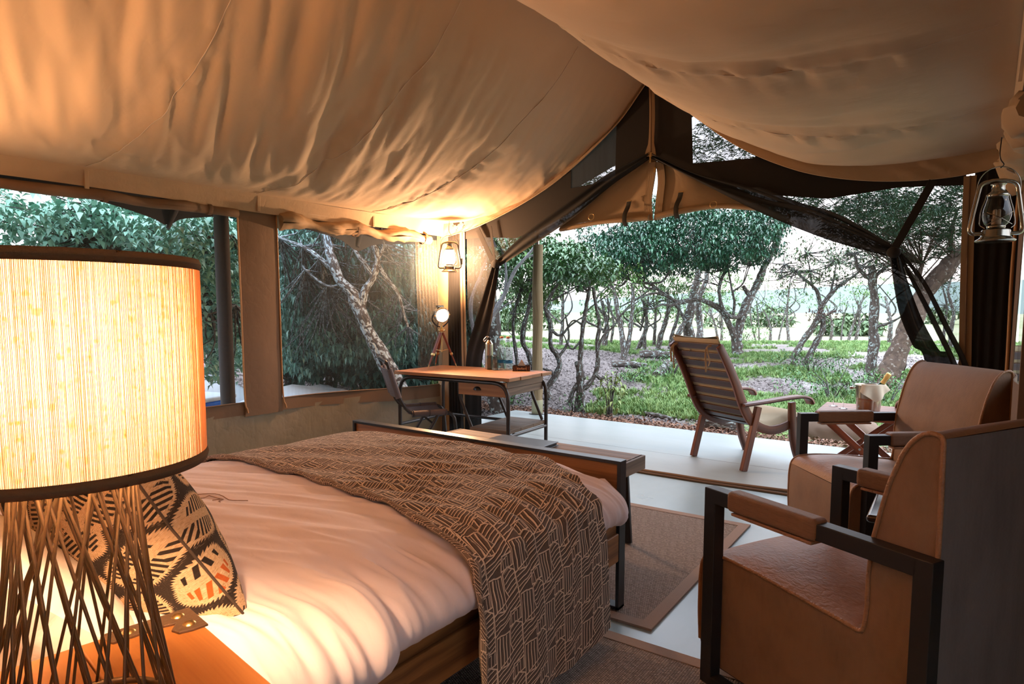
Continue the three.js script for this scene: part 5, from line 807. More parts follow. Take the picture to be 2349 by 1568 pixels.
const LEAF = {
  far: [leafGeo(0.55, 0.3), [0.12, 0.2, 0.08], [0.24, 0.34, 0.16], 0.8, 6, 0.6],
  gloss: [leafGeo(0.13, 0.045), [0.02, 0.09, 0.045], [0.08, 0.25, 0.12], 0.28, 9, 0.6], light: [leafGeo(0.1, 0.045), [0.12, 0.26, 0.05], [0.27, 0.44, 0.13], 0.5, 8, 0.6], mid: [leafGeo(0.1, 0.042), [0.06, 0.17, 0.045], [0.15, 0.33, 0.1], 0.4, 8, 0.6],
  sparse: [leafGeo(0.075, 0.032), [0.07, 0.14, 0.04], [0.15, 0.23, 0.07], 0.5, 7, 0.6], fine: [leafGeo(0.11, 0.011, 0.1), [0.05, 0.13, 0.07], [0.12, 0.24, 0.13], 0.6, 16, 0.35], window: [leafGeo(0.1, 0.034, 0.45), [0.08, 0.24, 0.18], [0.3, 0.56, 0.46], 0.35, 7, 1],
  pale: [leafGeo(0.085, 0.046), [0.17, 0.38, 0.27], [0.42, 0.66, 0.52], 0.45, 6, 0.6], back: [leafGeo(0.15, 0.075), [0.04, 0.15, 0.11], [0.14, 0.33, 0.25], 0.6, 6, 0.8], rust: [leafGeo(0.06, 0.03), [0.12, 0.05, 0.04], [0.2, 0.1, 0.07], 0.7, 6, 0.8],
};
for (const k in LEAF) for (const q of [1, 2]) LEAF[k][q] = LEAF[k][q].map((x) => x * ({ gloss: 0.72, pale: 0.9, window: 0.72 }[k] || 0.6));
for (const k in LEAF) LEAF[k].mat = P('#ffffff', LEAF[k][3], { transmission: 0.25, thickness: 0, specularIntensity: k === 'gloss' || k === 'window' ? 1 : 0.6 }), LEAF[k].mat.roughness = LEAF[k][3];
for (const k in LEAF) { LEAF[k].mat = S('#ffffff', LEAF[k][3]); }
let treeSeed = 100;
function foliage(parent, crowns, kind, rn, density = 1) {
  const K = LEAF[kind], list = crowns.filter((c) => c[7] === kind), N = list.reduce((a, c) => a + Math.round(c[6] * density), 0), m = new THREE.InstancedMesh(K[0], K.mat, N), M4 = new THREE.Matrix4(), q = new THREE.Quaternion(), e = new THREE.Euler(), A = K[1], B = K[2]; let i = 0;
  const centres = [];
  for (const [cx, cy, cz, rx, ry, rz, n0] of list) {
    const n = Math.round(n0 * density);
    for (let j = 0; j < n;) {
      let a, b, c, s; do { a = rn.r(-1, 1); b = rn.r(-1, 1); c = rn.r(-1, 1); s = a * a + b * b + c * c; } while (s > 1 || (s < 0.2 && rn() < 0.5));
      const lx = a * rx, ld = c * rz, X = cx - lx * FZ + ld * FX, Z = cz + lx * FX + ld * FZ, Y = cy + b * ry; centres.push([X, Y, Z, cx, cy - ry * 0.3, cz]);
      const tone = rn() * rn(), yaw = rn() * TAU, cl = Math.min(n - j, K[4]);
      for (let k = 0; k < cl; k++, j++, i++) {
        const al = yaw + (k / cl) * TAU + rn.r(-0.5, 0.5), t = k / cl; e.set(0, -al, rn.r(-0.5, 0.5) - K[5] * 0.6, 'YXZ'); q.setFromEuler(e); const sc = rn.r(0.6, 1.15);
        M4.compose(V(X + 0.05 * rn.r(-1, 1), Y + 0.06 * rn.r(-1, 1), Z + 0.05 * rn.r(-1, 1)), q, V(sc, sc, sc)); m.setMatrixAt(i, M4);
        const w = clamp(tone * 0.8 + rn.r(-0.12, 0.3)); m.setColorAt(i, new THREE.Color().setRGB(...lerp3(A, B, w)));
      }
    }
  }
  shadow(m); m.name = 'foliage'; m.userData.kind = 'stuff'; parent.add(m); return centres;
}
function branchGeo(b, rn, n = 9) { const p = smooth(b[2].map((v) => V(...v)), Math.max(8, b[2].length * 5)), s = rn() * 50; for (let i = 1; i < p.length - 1; i++) { p[i].x += b[0] * 0.35 * (nz(i * 0.6, s, 5, 2) - 0.5); p[i].z += b[0] * 0.35 * (nz(i * 0.6, s + 9, 5, 2) - 0.5); } return sweep(p, (t) => mix(b[0], b[1], t) * (1 + 0.1 * Math.sin(t * 23 + s)), n, { bump: (a, l) => 0.22 * (nz(a * 1.3 + s, l * 5, 7, 2) - 0.5), uvR: 0.08 }); }
function tree(name, label, bark, group, branches, crowns) {
  const rn = RNG(treeSeed++), b0 = branches[0][2][0], t = thing(name, label, 'tree', b0), loc = (v) => [v[0] - b0[0], v[1] - b0[1], v[2] - b0[2]];
  branches.forEach((b, i) => part(i ? 'branch' : 'trunk', branchGeo([b[0], b[1], b[2].map(loc)], rn, b[0] > 0.06 ? 14 : 8), BARK[bark], t));
  const cr = crowns.map((c) => [c[0] - b0[0], c[1] - b0[1], c[2] - b0[2], ...c.slice(3)]), tips = branches.map((b) => V(...loc(b[2][b[2].length - 1]))), mids = branches.flatMap((b) => b[2].slice(-3).map((v) => V(...loc(v))));
  const tw = []; let n = 0;
  for (const k of [...new Set(cr.map((c) => c[7]))]) {
    const cs = foliage(t, cr, k, rn, 1);
    if (k !== 'back') cs.forEach((c, i) => { if (i % (k === 'sparse' ? 2 : 9)) return; const p = V(c[0], c[1], c[2]); let best = mids[0], bd = 1e9; for (const m of mids) { const d = m.distanceToSquared(p) * rn.r(0.7, 1.4); if (d < bd) { bd = d; best = m; } } if (bd > 6) return; const mid = best.clone().lerp(p, 0.55); mid.y -= 0.06; mid.x += rn.r(-0.12, 0.12); mid.z += rn.r(-0.12, 0.12); tw.push(sweep(smooth([best, mid, p], 6), (q) => mix(0.011, 0.003, q), 4, { caps: false })); });
  }
  if (tw.length) { const m = part('twigs', tw, BARK[bark], t); m.userData.kind = 'stuff'; }
  return t;
}
tree('glossy_tree', 'forked tree with a broad crown of dark glossy leaves behind the slatted lounge chair', "bark", null,
  [[0.12,.110,[[-4.28,0.24,-14.05],[-4.31,0.5,-14.06],[-4.32,0.77,-14.08]]],
   [0.1,.050,[[-4.31,0.69,-14.08],[-4.23,1.21,-14.2],[-4.15,1.53,-14.42],[-4.06,1.82,-14.58],[-3.99,2.15,-14.73],[-3.88,2.44,-14.84],[-3.76,2.72,-14.96],[-3.7,3.24,-15.06]]],
   [.075,.020,[[-4.31,0.55,-14.06],[-4.39,0.79,-13.97],[-4.47,1.02,-13.87],[-4.58,1.23,-13.82],[-4.7,1.34,-13.74],[-4.86,1.44,-13.51],[-5.01,1.47,-13.28],[-5.15,1.41,-13.04],[-5.27,1.43,-12.97],[-5.38,1.54,-12.77],[-5.55,1.68,-12.66],[-5.64,1.79,-12.48],[-5.8,1.8,-12.24],[-5.96,1.88,-12.13]]],
   [.050,.030,[[-4.15,1.23,-14.26],[-4.27,1.1,-14.03],[-4.39,1.11,-13.82],[-4.51,1.25,-13.75],[-4.58,1.44,-13.72],[-4.61,1.76,-13.73],[-4.53,2.08,-13.83]]],
   [.032,.015,[[-4.37,1.14,-13.96],[-4.34,1.44,-13.89],[-4.42,1.81,-13.87],[-4.51,2.27,-13.86]]],
   [.022,.010,[[-4.37,1.64,-13.9],[-4.21,1.81,-14.03],[-4.12,2.17,-14.14]]],
   [.060,.035,[[-4.15,1.53,-14.42],[-4.25,1.68,-14.36],[-4.3,1.77,-14.33]]],
   [.035,.012,[[-5.15,1.41,-13.04],[-5.26,1.34,-12.71],[-5.37,1.36,-12.5],[-5.49,1.27,-12.28],[-5.67,1.29,-12.15]]],
   [.030,.012,[[-5.38,1.54,-12.77],[-5.48,1.59,-12.45],[-5.61,1.54,-12.22],[-5.78,1.43,-11.97],[-5.95,1.32,-11.83]]],
   [.028,.010,[[-5.55,1.68,-12.66],[-5.72,1.73,-12.41],[-5.71,2.01,-12.45],[-5.66,2.24,-12.51]]],
   [.025,.010,[[-5.64,1.79,-12.48],[-5.39,1.83,-12.55],[-5.29,2.01,-12.64],[-5.23,2.23,-12.71]]],
   [.025,.010,[[-5.96,1.88,-12.13],[-6.02,1.74,-11.95],[-6.16,1.78,-11.85],[-6.27,1.87,-11.78]]]],
  [[-6.36,2.37,-12.02,0.76,0.49,1.2,2565,"gloss"], [-5.8,2.56,-12.58,0.91,0.63,1.4,4050,"gloss"], [-5.19,2.76,-13.29,1.01,0.74,1.6,4590,"gloss"], [-4.52,2.73,-13.91,0.88,0.69,1.5,4050,"gloss"], [-4.06,2.94,-14.51,0.56,0.7,1.2,2430,"gloss"], [-6.52,3.24,-13,1.43,0.57,1.5,2160,"gloss"], [-5.11,3.54,-14.19,1.44,0.58,1.5,2160,"gloss"]]);
tree('lichen_tree', 'thick pale lichened trunk standing just left of the forked tree', "bark", null,
  [[0.14,.060,[[-5.88,0.39,-15.51],[-5.96,0.87,-15.5],[-5.93,1.25,-15.57],[-5.88,1.66,-15.65],[-5.83,2,-15.73],[-5.82,2.43,-15.78],[-5.75,2.86,-15.88]]],
   [.090,.050,[[-5.7,0.44,-15.65],[-5.87,0.92,-16.08],[-5.93,1.47,-16.09],[-5.8,2.02,-16.25],[-5.81,2.57,-16.3]]],
   [.080,.050,[[-6.12,0.18,-14.81],[-6.06,0.56,-15.03],[-6.03,0.87,-15.33],[-5.96,1.05,-15.53]]],
   [.045,.015,[[-6.02,0.98,-15.47],[-6.19,1.3,-15.39],[-6.37,1.46,-15.27],[-6.55,1.46,-15.14],[-6.74,1.38,-14.99]]],
   [.040,.020,[[-5.81,2.3,-15.77],[-5.7,2.43,-15.87],[-5.56,2.54,-15.99]]]],
  [[-6.95,2.09,-17.4,1.46,0.61,1.5,1485,"light"], [-6.51,2.01,-18.97,1.16,0.58,1.5,945,"light"]]);
tree('lichen_tree', 'pair of slanting lichened trunks in front of the thick pale trunk', "bark", null,
  [[.070,.040,[[-6.17,0.25,-14.16],[-6.13,0.64,-14.24],[-6.06,0.96,-14.32],[-6.01,1.3,-14.39],[-6.06,1.66,-14.4]]],
   [.050,.030,[[-6.06,0.32,-14.62],[-6.03,0.68,-14.68],[-5.96,0.99,-14.77],[-5.92,1.35,-14.84]]]],
  [[-6.28,1.88,-14.89,0.63,0.37,0.8,567,"light"]]);
tree('twin_tree', 'dark twin-stemmed tree on the bank beyond the leaf litter', "bark", null,
  [[.062,.035,[[-5.54,0.19,-11.16],[-5.57,0.59,-11.18],[-5.63,0.96,-11.18],[-5.7,1.3,-11.16],[-5.77,1.67,-11.15]]],
   [.050,.030,[[-5.53,0.34,-11.18],[-5.49,0.67,-11.25],[-5.47,1.01,-11.3],[-5.46,1.42,-11.35],[-5.49,1.75,-11.36]]],
   [.020,.008,[[-5.63,0.96,-11.18],[-5.77,1.17,-11.1],[-5.88,1.42,-11.04]]]],
  [[-6.07,1.86,-11.58,0.69,0.35,1.2,1080,"light"]]);
tree('crooked_tree', 'crooked many-stemmed small tree beside the leafy seedling', "bark", null,
  [[.060,.050,[[-4.23,-0.11,-7.3],[-4.25,0.15,-7.32],[-4.27,0.41,-7.33],[-4.3,0.59,-7.32]]],
   [.035,.020,[[-4.27,0.46,-7.34],[-4.28,0.75,-7.36],[-4.27,1.06,-7.4],[-4.25,1.32,-7.45],[-4.23,1.58,-7.49],[-4.26,1.83,-7.5]]],
   [.035,.020,[[-4.24,0.21,-7.33],[-4.17,0.29,-7.39],[-4.11,0.42,-7.45],[-4.09,0.58,-7.48],[-4.11,0.81,-7.49],[-4.1,1.06,-7.53],[-4.15,1.32,-7.52],[-4.19,1.55,-7.52]]],
   [.030,.012,[[-4.11,0.42,-7.45],[-4.05,0.36,-7.49],[-3.99,0.4,-7.53]]],
   [.030,.030,[[-4.37,0.01,-7.21],[-4.32,0.24,-7.28],[-4.22,0.38,-7.36]]],
   [.020,.008,[[-4.1,0.75,-7.49],[-4.05,0.92,-7.55],[-3.96,1.03,-7.63],[-3.85,1.23,-7.73],[-3.7,1.38,-7.86]]],
   [.016,.006,[[-4.27,1.06,-7.4],[-4.38,1.12,-7.33],[-4.46,0.98,-7.25]]],
   [.016,.006,[[-4.28,0.86,-7.37],[-4.38,0.75,-7.29],[-4.49,0.98,-7.23]]],
   [.015,.006,[[-4.24,1.49,-7.47],[-4.34,1.66,-7.42],[-4.44,1.75,-7.36]]]],
  [[-4.28,1.78,-7.48,0.4,0.23,0.8,1080,"mid"], [-4.65,1.91,-7.59,0.36,0.3,0.8,945,"mid"]]);
tree('crooked_tree', 'thin winding tree just right of the porch pole', "bark", null,
  [[.050,.030,[[-5.05,-0.1,-7.87],[-5.12,0.09,-7.84],[-5.04,0.28,-7.92],[-4.99,0.45,-7.98],[-5.03,0.6,-7.97],[-5.11,0.75,-7.92],[-5.13,1.04,-7.94],[-5.21,1.29,-7.91]]],
   [.030,.015,[[-5.21,1.29,-7.91],[-5.13,1.51,-7.99],[-5.06,1.7,-8.07],[-5.09,1.96,-8.07],[-5.06,2.24,-8.12]]],
   [.025,.010,[[-5.13,0.98,-7.93],[-5.01,0.89,-8.01],[-4.89,1.04,-8.12],[-4.76,1.15,-8.22]]],
   [.025,.010,[[-5.02,0.56,-7.97],[-4.92,0.75,-8.06],[-4.91,0.94,-8.09],[-4.97,1.2,-8.08]]],
   [.015,.006,[[-5.14,1.39,-7.97],[-4.96,1.51,-8.11],[-4.79,1.64,-8.26],[-4.61,1.7,-8.39]]],
   [.030,.012,[[-5.05,0.31,-7.91],[-5.1,0.37,-7.89],[-5.21,0.41,-7.81]]]],
  [[-5.14,2.02,-8.04,0.32,0.32,0.8,1080,"mid"], [-5.67,1.6,-8.6,0.31,0.35,0.8,810,"light"]]);
tree('stout_tree', 'stout dark trunk on bare ground behind the desk drawer', "bark", null,
  [[0.13,.100,[[-5,-0.11,-6.56],[-5.04,0.17,-6.56],[-5.08,0.48,-6.57],[-5.13,0.87,-6.57],[-5.19,1.32,-6.58],[-5.22,1.66,-6.6]]],
   [.050,.020,[[-5.17,1.21,-6.58],[-5.28,1.54,-6.54],[-5.39,1.88,-6.5]]]],
  [[-5.5,1.92,-7.04,0.42,0.36,0.9,1755,"mid"]]);
tree('white_branched_tree', 'leaning tree with bleached white branches beyond the tied net', "white", null,
  [[.045,.014,[[-5.14,0.24,-6.07],[-5.07,0.78,-6.19],[-4.98,1.08,-6.29],[-4.9,1.29,-6.37],[-4.83,1.47,-6.44],[-4.76,1.72,-6.52],[-4.65,1.9,-6.62],[-4.57,2.04,-6.7]]],
   [.020,.010,[[-4.84,1.43,-6.43],[-4.83,1.64,-6.46],[-4.85,1.86,-6.46],[-4.9,2.02,-6.45]]],
   [.018,.006,[[-4.94,1.2,-6.33],[-4.82,1.32,-6.43],[-4.75,1.37,-6.48]]],
   [.030,.012,[[-5.09,0.83,-6.18],[-5.17,1.32,-6.18],[-5.1,1.64,-6.26],[-5.03,1.91,-6.34]]],
   [.016,.006,[[-4.65,1.9,-6.62],[-4.57,1.94,-6.68],[-4.5,1.96,-6.73]]]],
  []);
tree('slender_tree', 'slender leaning tree seen between the glass bottles and the porch pole', "bark", null,
  [[.045,.030,[[-5.51,-0.09,-8.04],[-5.52,0.27,-8.06],[-5.58,0.57,-8.05],[-5.67,0.76,-8.01],[-5.67,1.03,-8.04],[-5.62,1.33,-8.11],[-5.6,1.72,-8.17],[-5.6,2.05,-8.2]]],
   [.035,.020,[[-5.92,0.02,-8.25],[-5.97,0.5,-8.26],[-6.03,0.85,-8.26],[-6.04,1.19,-8.29],[-5.97,1.6,-8.38]]]],
  [[-6.05,1.96,-8.61,0.42,0.46,1,2025,"light"], [-6.63,1.33,-9.24,0.38,0.46,1,1215,"light"], [-5.97,2.27,-8.2,0.41,0.27,0.8,945,"mid"]]);
tree('bent_tree', 'pair of bent lichen-spotted trunks rising from the grass mound', "bark", null,
  [[.062,.050,[[-2.84,0.11,-12.7],[-2.83,0.41,-12.74],[-2.73,0.68,-12.85],[-2.61,0.89,-12.96],[-2.52,1.11,-13.05],[-2.49,1.34,-13.1]]],
   [.060,.045,[[-2.7,0.13,-12.81],[-2.61,0.43,-12.91],[-2.51,0.69,-13.01],[-2.44,0.92,-13.09],[-2.47,1.18,-13.1]]],
   [.020,.012,[[-2.49,0.84,-13.04],[-2.39,0.87,-13.12]]],
   [.050,.018,[[-2.49,1.3,-13.1],[-2.36,1.54,-13.21],[-2.24,1.7,-13.32],[-2.05,1.86,-13.48],[-1.87,2.06,-13.64]]],
   [.040,.012,[[-2.49,1.32,-13.1],[-2.58,1.62,-13.06],[-2.74,1.8,-12.97],[-2.91,1.97,-12.86],[-3.08,2.1,-12.75]]],
   [.025,.010,[[-2.36,1.54,-13.21],[-2.33,1.82,-13.27],[-2.3,2.14,-13.33]]],
   [.020,.008,[[-2.65,1.7,-13.02],[-2.69,1.98,-13.02],[-2.76,2.3,-13.01]]]],
  [[-2.56,2.14,-13.14,0.81,0.49,1.2,945,"sparse"], [-2.97,1.98,-12.82,0.49,0.49,1,540,"sparse"], [-2.26,2.08,-13.6,0.49,0.37,1,472,"sparse"], [-2.42,1.18,-13.01,0.36,0.11,0.4,175,"rust"]]);
tree('straight_tree', 'straight rough grey trunk with a forked top right of the bent trunks', "bark", null,
  [[.095,.060,[[-1.52,-0.02,-12.24],[-1.52,0.35,-12.28],[-1.5,0.67,-12.33],[-1.53,1,-12.35],[-1.52,1.33,-12.39],[-1.57,1.7,-12.39],[-1.61,1.99,-12.39]]],
   [.045,.020,[[-1.58,1.77,-12.4],[-1.68,1.83,-12.33],[-1.79,1.97,-12.26],[-1.85,2.21,-12.25]]],
   [.040,.015,[[-1.57,1.75,-12.4],[-1.48,1.9,-12.48],[-1.34,2.02,-12.6]]],
   [.030,.012,[[-1.5,0.97,-12.36],[-1.31,1.04,-12.51],[-1.12,1.17,-12.67]]]],
  [[-1.55,2.21,-12.46,0.51,0.29,1,567,"sparse"]]);
tree('leaning_tree', 'massive tree leaning to the right behind the tied black net', "plain", null,
  [[0.17,.100,[[-1.28,-0.08,-11.66],[-1.18,0.33,-11.78],[-1.08,0.67,-11.89],[-0.99,1.02,-12],[-0.86,1.4,-12.13],[-0.73,1.67,-12.26],[-0.57,1.9,-12.4],[-0.4,2.14,-12.56],[-0.17,2.36,-12.75],[0.06,2.71,-12.96]]],
   [.060,.030,[[-0.82,1.49,-12.17],[-0.9,1.71,-12.14],[-0.87,1.98,-12.19]]],
   [.050,.020,[[-0.46,2.05,-12.5],[-0.53,2.43,-12.49],[-0.47,2.84,-12.58]]],
   [.050,.020,[[-0.17,2.36,-12.75],[-0.24,2.71,-12.73],[-0.4,3.05,-12.66]]]],
  [[-1.48,2.64,-11.2,0.59,0.39,1.3,3510,"fine"], [-0.97,2.85,-11.72,0.73,0.43,1.3,4320,"fine"], [-0.48,2.68,-12.3,0.61,0.54,1.3,3510,"fine"], [-1.05,2.31,-12.35,0.56,0.35,1.2,1485,"fine"], [-2.07,3,-11.05,0.74,0.34,1.2,2025,"fine"], [-0.62,1.94,-13.62,0.46,0.3,1,472,"fine"], [-3.23,3.75,-10.03,0.79,0.46,1.3,2970,"fine"], [-4.81,3.36,-8.84,0.46,0.26,1,675,"fine"]]);
tree('shrubby_tree', 'twiggy thicket stem seen through the net right of the leaning tree', "bark", null,
  [[.060,.020,[[-0.63,-0.06,-19.49],[-0.71,0.6,-19.5],[-0.67,1.14,-19.59],[-0.81,1.68,-19.55],[-0.75,2.12,-19.64]]],
   [.040,.020,[[-0.88,-0.1,-19.93],[-0.87,0.69,-20.02],[-0.85,1.36,-20.11],[-0.98,1.92,-20.07]]]],
  [[-0.79,1.58,-20.18,0.45,0.56,0.8,351,"sparse"]]);
tree('window_tree', 'lichened tree forking into two limbs behind the desk window net', "lichen", null,
  [[.085,.030,[[-4.71,0.29,-4.65],[-4.85,0.56,-4.58],[-5,0.87,-4.5],[-5.1,1.07,-4.45],[-5.17,1.26,-4.42],[-5.25,1.44,-4.38],[-5.35,1.58,-4.32],[-5.42,1.72,-4.29],[-5.47,1.93,-4.28],[-5.52,2.2,-4.27],[-5.57,2.51,-4.27]]],
   [.045,.020,[[-5.16,1.23,-4.42],[-5.15,1.44,-4.46],[-5.09,1.58,-4.52],[-5.06,1.73,-4.56],[-5.07,1.87,-4.56],[-5.13,2.02,-4.54],[-5.18,2.2,-4.52]]],
   [.025,.012,[[-5.07,1.76,-4.55],[-4.97,1.58,-4.61],[-4.87,1.44,-4.66],[-4.83,1.29,-4.68],[-4.77,1.09,-4.7]]],
   [.028,.010,[[-5.08,1.61,-4.53],[-5.18,1.76,-4.47],[-5.26,1.89,-4.43],[-5.34,2.03,-4.38]]],
   [.030,.012,[[-5.39,1.64,-4.31],[-5.53,1.79,-4.22],[-5.69,1.91,-4.12],[-5.88,2,-3.98]]],
   [.018,.008,[[-5.51,2.11,-4.27],[-5.48,2.29,-4.31],[-5.41,2.38,-4.37]]],
   [.020,.008,[[-5.32,1.53,-4.35],[-5.46,1.51,-4.24],[-5.65,1.67,-4.12]]],
   [.020,.008,[[-5.06,1.76,-4.56],[-5.01,1.93,-4.61],[-5.05,2.15,-4.61]]]],
  [[-6.69,2.05,-4.89,0.42,0.37,1,3105,"window"], [-6.37,2.08,-5.5,0.49,0.38,1,3105,"window"], [-5.92,1.86,-5.81,0.44,0.44,1,3105,"window"], [-6.82,1.37,-4.97,0.43,0.38,0.9,3105,"window"], [-6.69,0.98,-5.52,0.51,0.4,0.9,2565,"window"], [-6.07,1.04,-5.86,0.45,0.45,0.9,2565,"window"], [-7.26,0.75,-5.2,0.4,0.34,0.9,1620,"window"]]);
tree('dark_tree', 'dark screen of shrubs filling the space behind the desk window', "bark", null,
  [[.070,.040,[[-8.23,-0.15,-5.63],[-8.23,0.69,-5.72],[-8.31,1.32,-5.74],[-8.24,1.96,-5.86]]],
   [.060,.030,[[-7.71,-0.15,-6.01],[-7.79,0.56,-6.03],[-7.85,1.07,-6.04],[-8,1.32,-5.97]]],
   [.050,.030,[[-6.57,-0.15,-6.85],[-6.64,0.56,-6.88],[-6.63,1.32,-6.97],[-6.75,2.22,-6.98]]],
   [.050,.030,[[-7.25,-0.15,-6.35],[-7.37,0.17,-6.3],[-7.53,0.37,-6.2]]]],
  [[-8.43,1.71,-5.69,0.77,0.96,1.2,7200,"back"], [-7.62,1.96,-6.32,0.83,0.96,1.2,7200,"back"], [-6.78,1.84,-6.92,0.77,0.96,1.2,7200,"back"], [-7.97,0.75,-5.93,0.96,0.58,1.2,5760,"back"], [-7.03,0.69,-6.6,0.9,0.58,1.2,5760,"back"], [-6.36,1.71,-7.21,0.45,1.09,1.2,4080,"back"]]);
tree('pale_tree', 'pale green leafy tree filling the window above the lamp shade', "bark", null,
  [[.070,.030,[[-5.85,0.33,-2.57],[-5.91,0.93,-2.59],[-6,1.31,-2.58],[-6.11,1.68,-2.54],[-6.18,1.91,-2.51],[-6.26,1.98,-2.46],[-6.24,2.17,-2.49]]],
   [.025,.010,[[-6.26,1.97,-2.46],[-6.16,2.1,-2.55],[-6.09,2.21,-2.61]]],
   [.025,.010,[[-6.18,1.91,-2.51],[-5.94,1.95,-2.69],[-5.73,1.98,-2.85]]],
   [.020,.010,[[-6.01,1.65,-2.6],[-5.78,1.76,-2.79],[-5.57,1.83,-2.95],[-5.33,1.91,-3.14]]],
   [.020,.008,[[-5.57,1.38,-2.9],[-5.45,1.34,-2.98],[-5.26,1.31,-3.11]]]],
  [[-6.64,2.02,-2.18,0.34,0.15,0.8,1080,"pale"], [-6.37,2.01,-2.63,0.39,0.22,0.9,1890,"pale"], [-5.96,1.94,-3.04,0.36,0.22,0.9,2160,"pale"], [-6.05,2.13,-1.88,0.24,0.12,0.6,175,"pale"], [-6.71,1.74,-2.35,0.47,0.16,0.8,1620,"pale"], [-5.61,1.85,-3.17,0.27,0.31,0.9,2160,"pale"], [-5.71,1.31,-3.16,0.28,0.36,0.9,2160,"pale"], [-5.74,0.82,-3.21,0.24,0.2,0.8,675,"pale"], [-6.26,2.21,-2.73,0.24,0.1,0.7,405,"pale"]]);
tree('dark_tree', 'darker shrubs behind the pale green tree beyond the lamp shade', "bark", null,
  [[.080,.040,[[-8.24,-0.13,-4.51],[-8.3,0.63,-4.54],[-8.26,1.09,-4.63],[-8.43,1.61,-4.56]]],
   [.050,.030,[[-8.1,-0.07,-4.61],[-8.17,0.39,-4.61],[-8.29,0.74,-4.57]]]],
  [[-9.24,1.9,-4,0.76,0.41,1.2,3600,"back"], [-8.6,2.25,-4.51,0.76,0.52,1.2,6240,"back"], [-8.18,1.44,-4.72,0.64,0.76,1.2,5760,"back"], [-8.03,2.13,-4.91,0.52,0.58,1.2,4080,"back"]]);
const SAPLINGS = [[-7.76,0.33,-12.42,-7.72,1.08,-12.45,-7.71,1.83,-12.42],
  [-7.3,0.27,-13.64,-7.33,0.86,-13.82,-7.43,1.46,-13.75],
  [-8.13,0.26,-15.55,-8.03,0.93,-15.51,-8.13,1.59,-15.32],
  [-6.9,0.24,-14.63,-6.68,0.85,-14.65,-6.76,1.46,-14.66],
  [-6.65,0.23,-14.49,-6.69,0.9,-14.62,-6.72,1.57,-14.83],
  [-7.02,0.23,-15.88,-6.94,0.85,-15.74,-6.94,1.47,-15.81],
  [-9,-0.16,-26.87,-9.14,0.62,-26.76,-9.42,1.41,-26.74],
  [-8.9,-0.16,-26.95,-8.86,0.71,-26.82,-8.97,1.59,-26.75],
  [-7.73,-0.16,-27.82,-7.96,0.98,-27.69,-7.91,2.13,-27.77],
  [-7.63,-0.16,-27.9,-7.65,0.71,-27.79,-7.8,1.59,-27.91],
  [-7.25,-0.16,-28.18,-7.29,0.53,-28.23,-7.58,1.23,-28.22],
  [-6.98,-0.16,-28.36,-6.88,0.71,-28.52,-6.75,1.59,-28.93],
  [-6.63,-0.16,-28.63,-6.82,1.08,-28.95,-6.77,2.32,-29.05],
  [-5.23,-0.16,-29.66,-5.18,0.62,-29.58,-5.41,1.41,-29.45],
  [-4.86,-0.16,-29.92,-4.86,0.71,-30.1,-4.73,1.59,-30.28],
  [-4.64,-0.16,-30.08,-4.4,0.98,-30.34,-4.08,2.13,-30.64],
  [-4.39,-0.16,-30.27,-4.27,0.71,-30.33,-4.39,1.59,-30.5],
  [-2.2,0.2,-21.19,-2.2,0.91,-21.2,-2.4,1.62,-21.51]];
{ // slender saplings of the far grove
  const rn = RNG(77), ORD = 'first,second,third,fourth,fifth,sixth,seventh,eighth,ninth,tenth,eleventh,twelfth,thirteenth,fourteenth,fifteenth,sixteenth,seventeenth,eighteenth'.split(',');
  SAPLINGS.forEach((s, i) => {
    const a = V(s[0], s[1], s[2]), loc = (k) => [s[k] - s[0], s[k + 1] - s[1], s[k + 2] - s[2]], t = thing('sapling', ORD[i] + ' slender dark-trunked sapling from the left in the grove before the plain', 'tree', [s[0], s[1], s[2]], 0, 'thin saplings before the plain'), r = rn.r(0.035, 0.075), top = loc(6);
    part('trunk', branchGeo([r, r * 0.5, [[0, 0, 0], loc(3), top]], rn, 7), BARK.bark, t);
    for (let k = 0; k < 3; k++) { const f = rn.r(0.35, 0.8), b = [top[0] * f, top[1] * f, top[2] * f]; part('branch', branchGeo([r * 0.45, r * 0.2, [b, [b[0] + rn.r(-0.4, 0.4), b[1] + 0.35, b[2] + rn.r(-0.4, 0.4)], [b[0] + rn.r(-0.8, 0.8), b[1] + rn.r(0.6, 1.1), b[2] + rn.r(-0.8, 0.8)]]], rn, 5), BARK.bark, t); }
    foliage(t, [[top[0], top[1] + 0.15, top[2], 0.9, 0.5, 0.8, 240, 'light']], 'light', rn);
  });
}
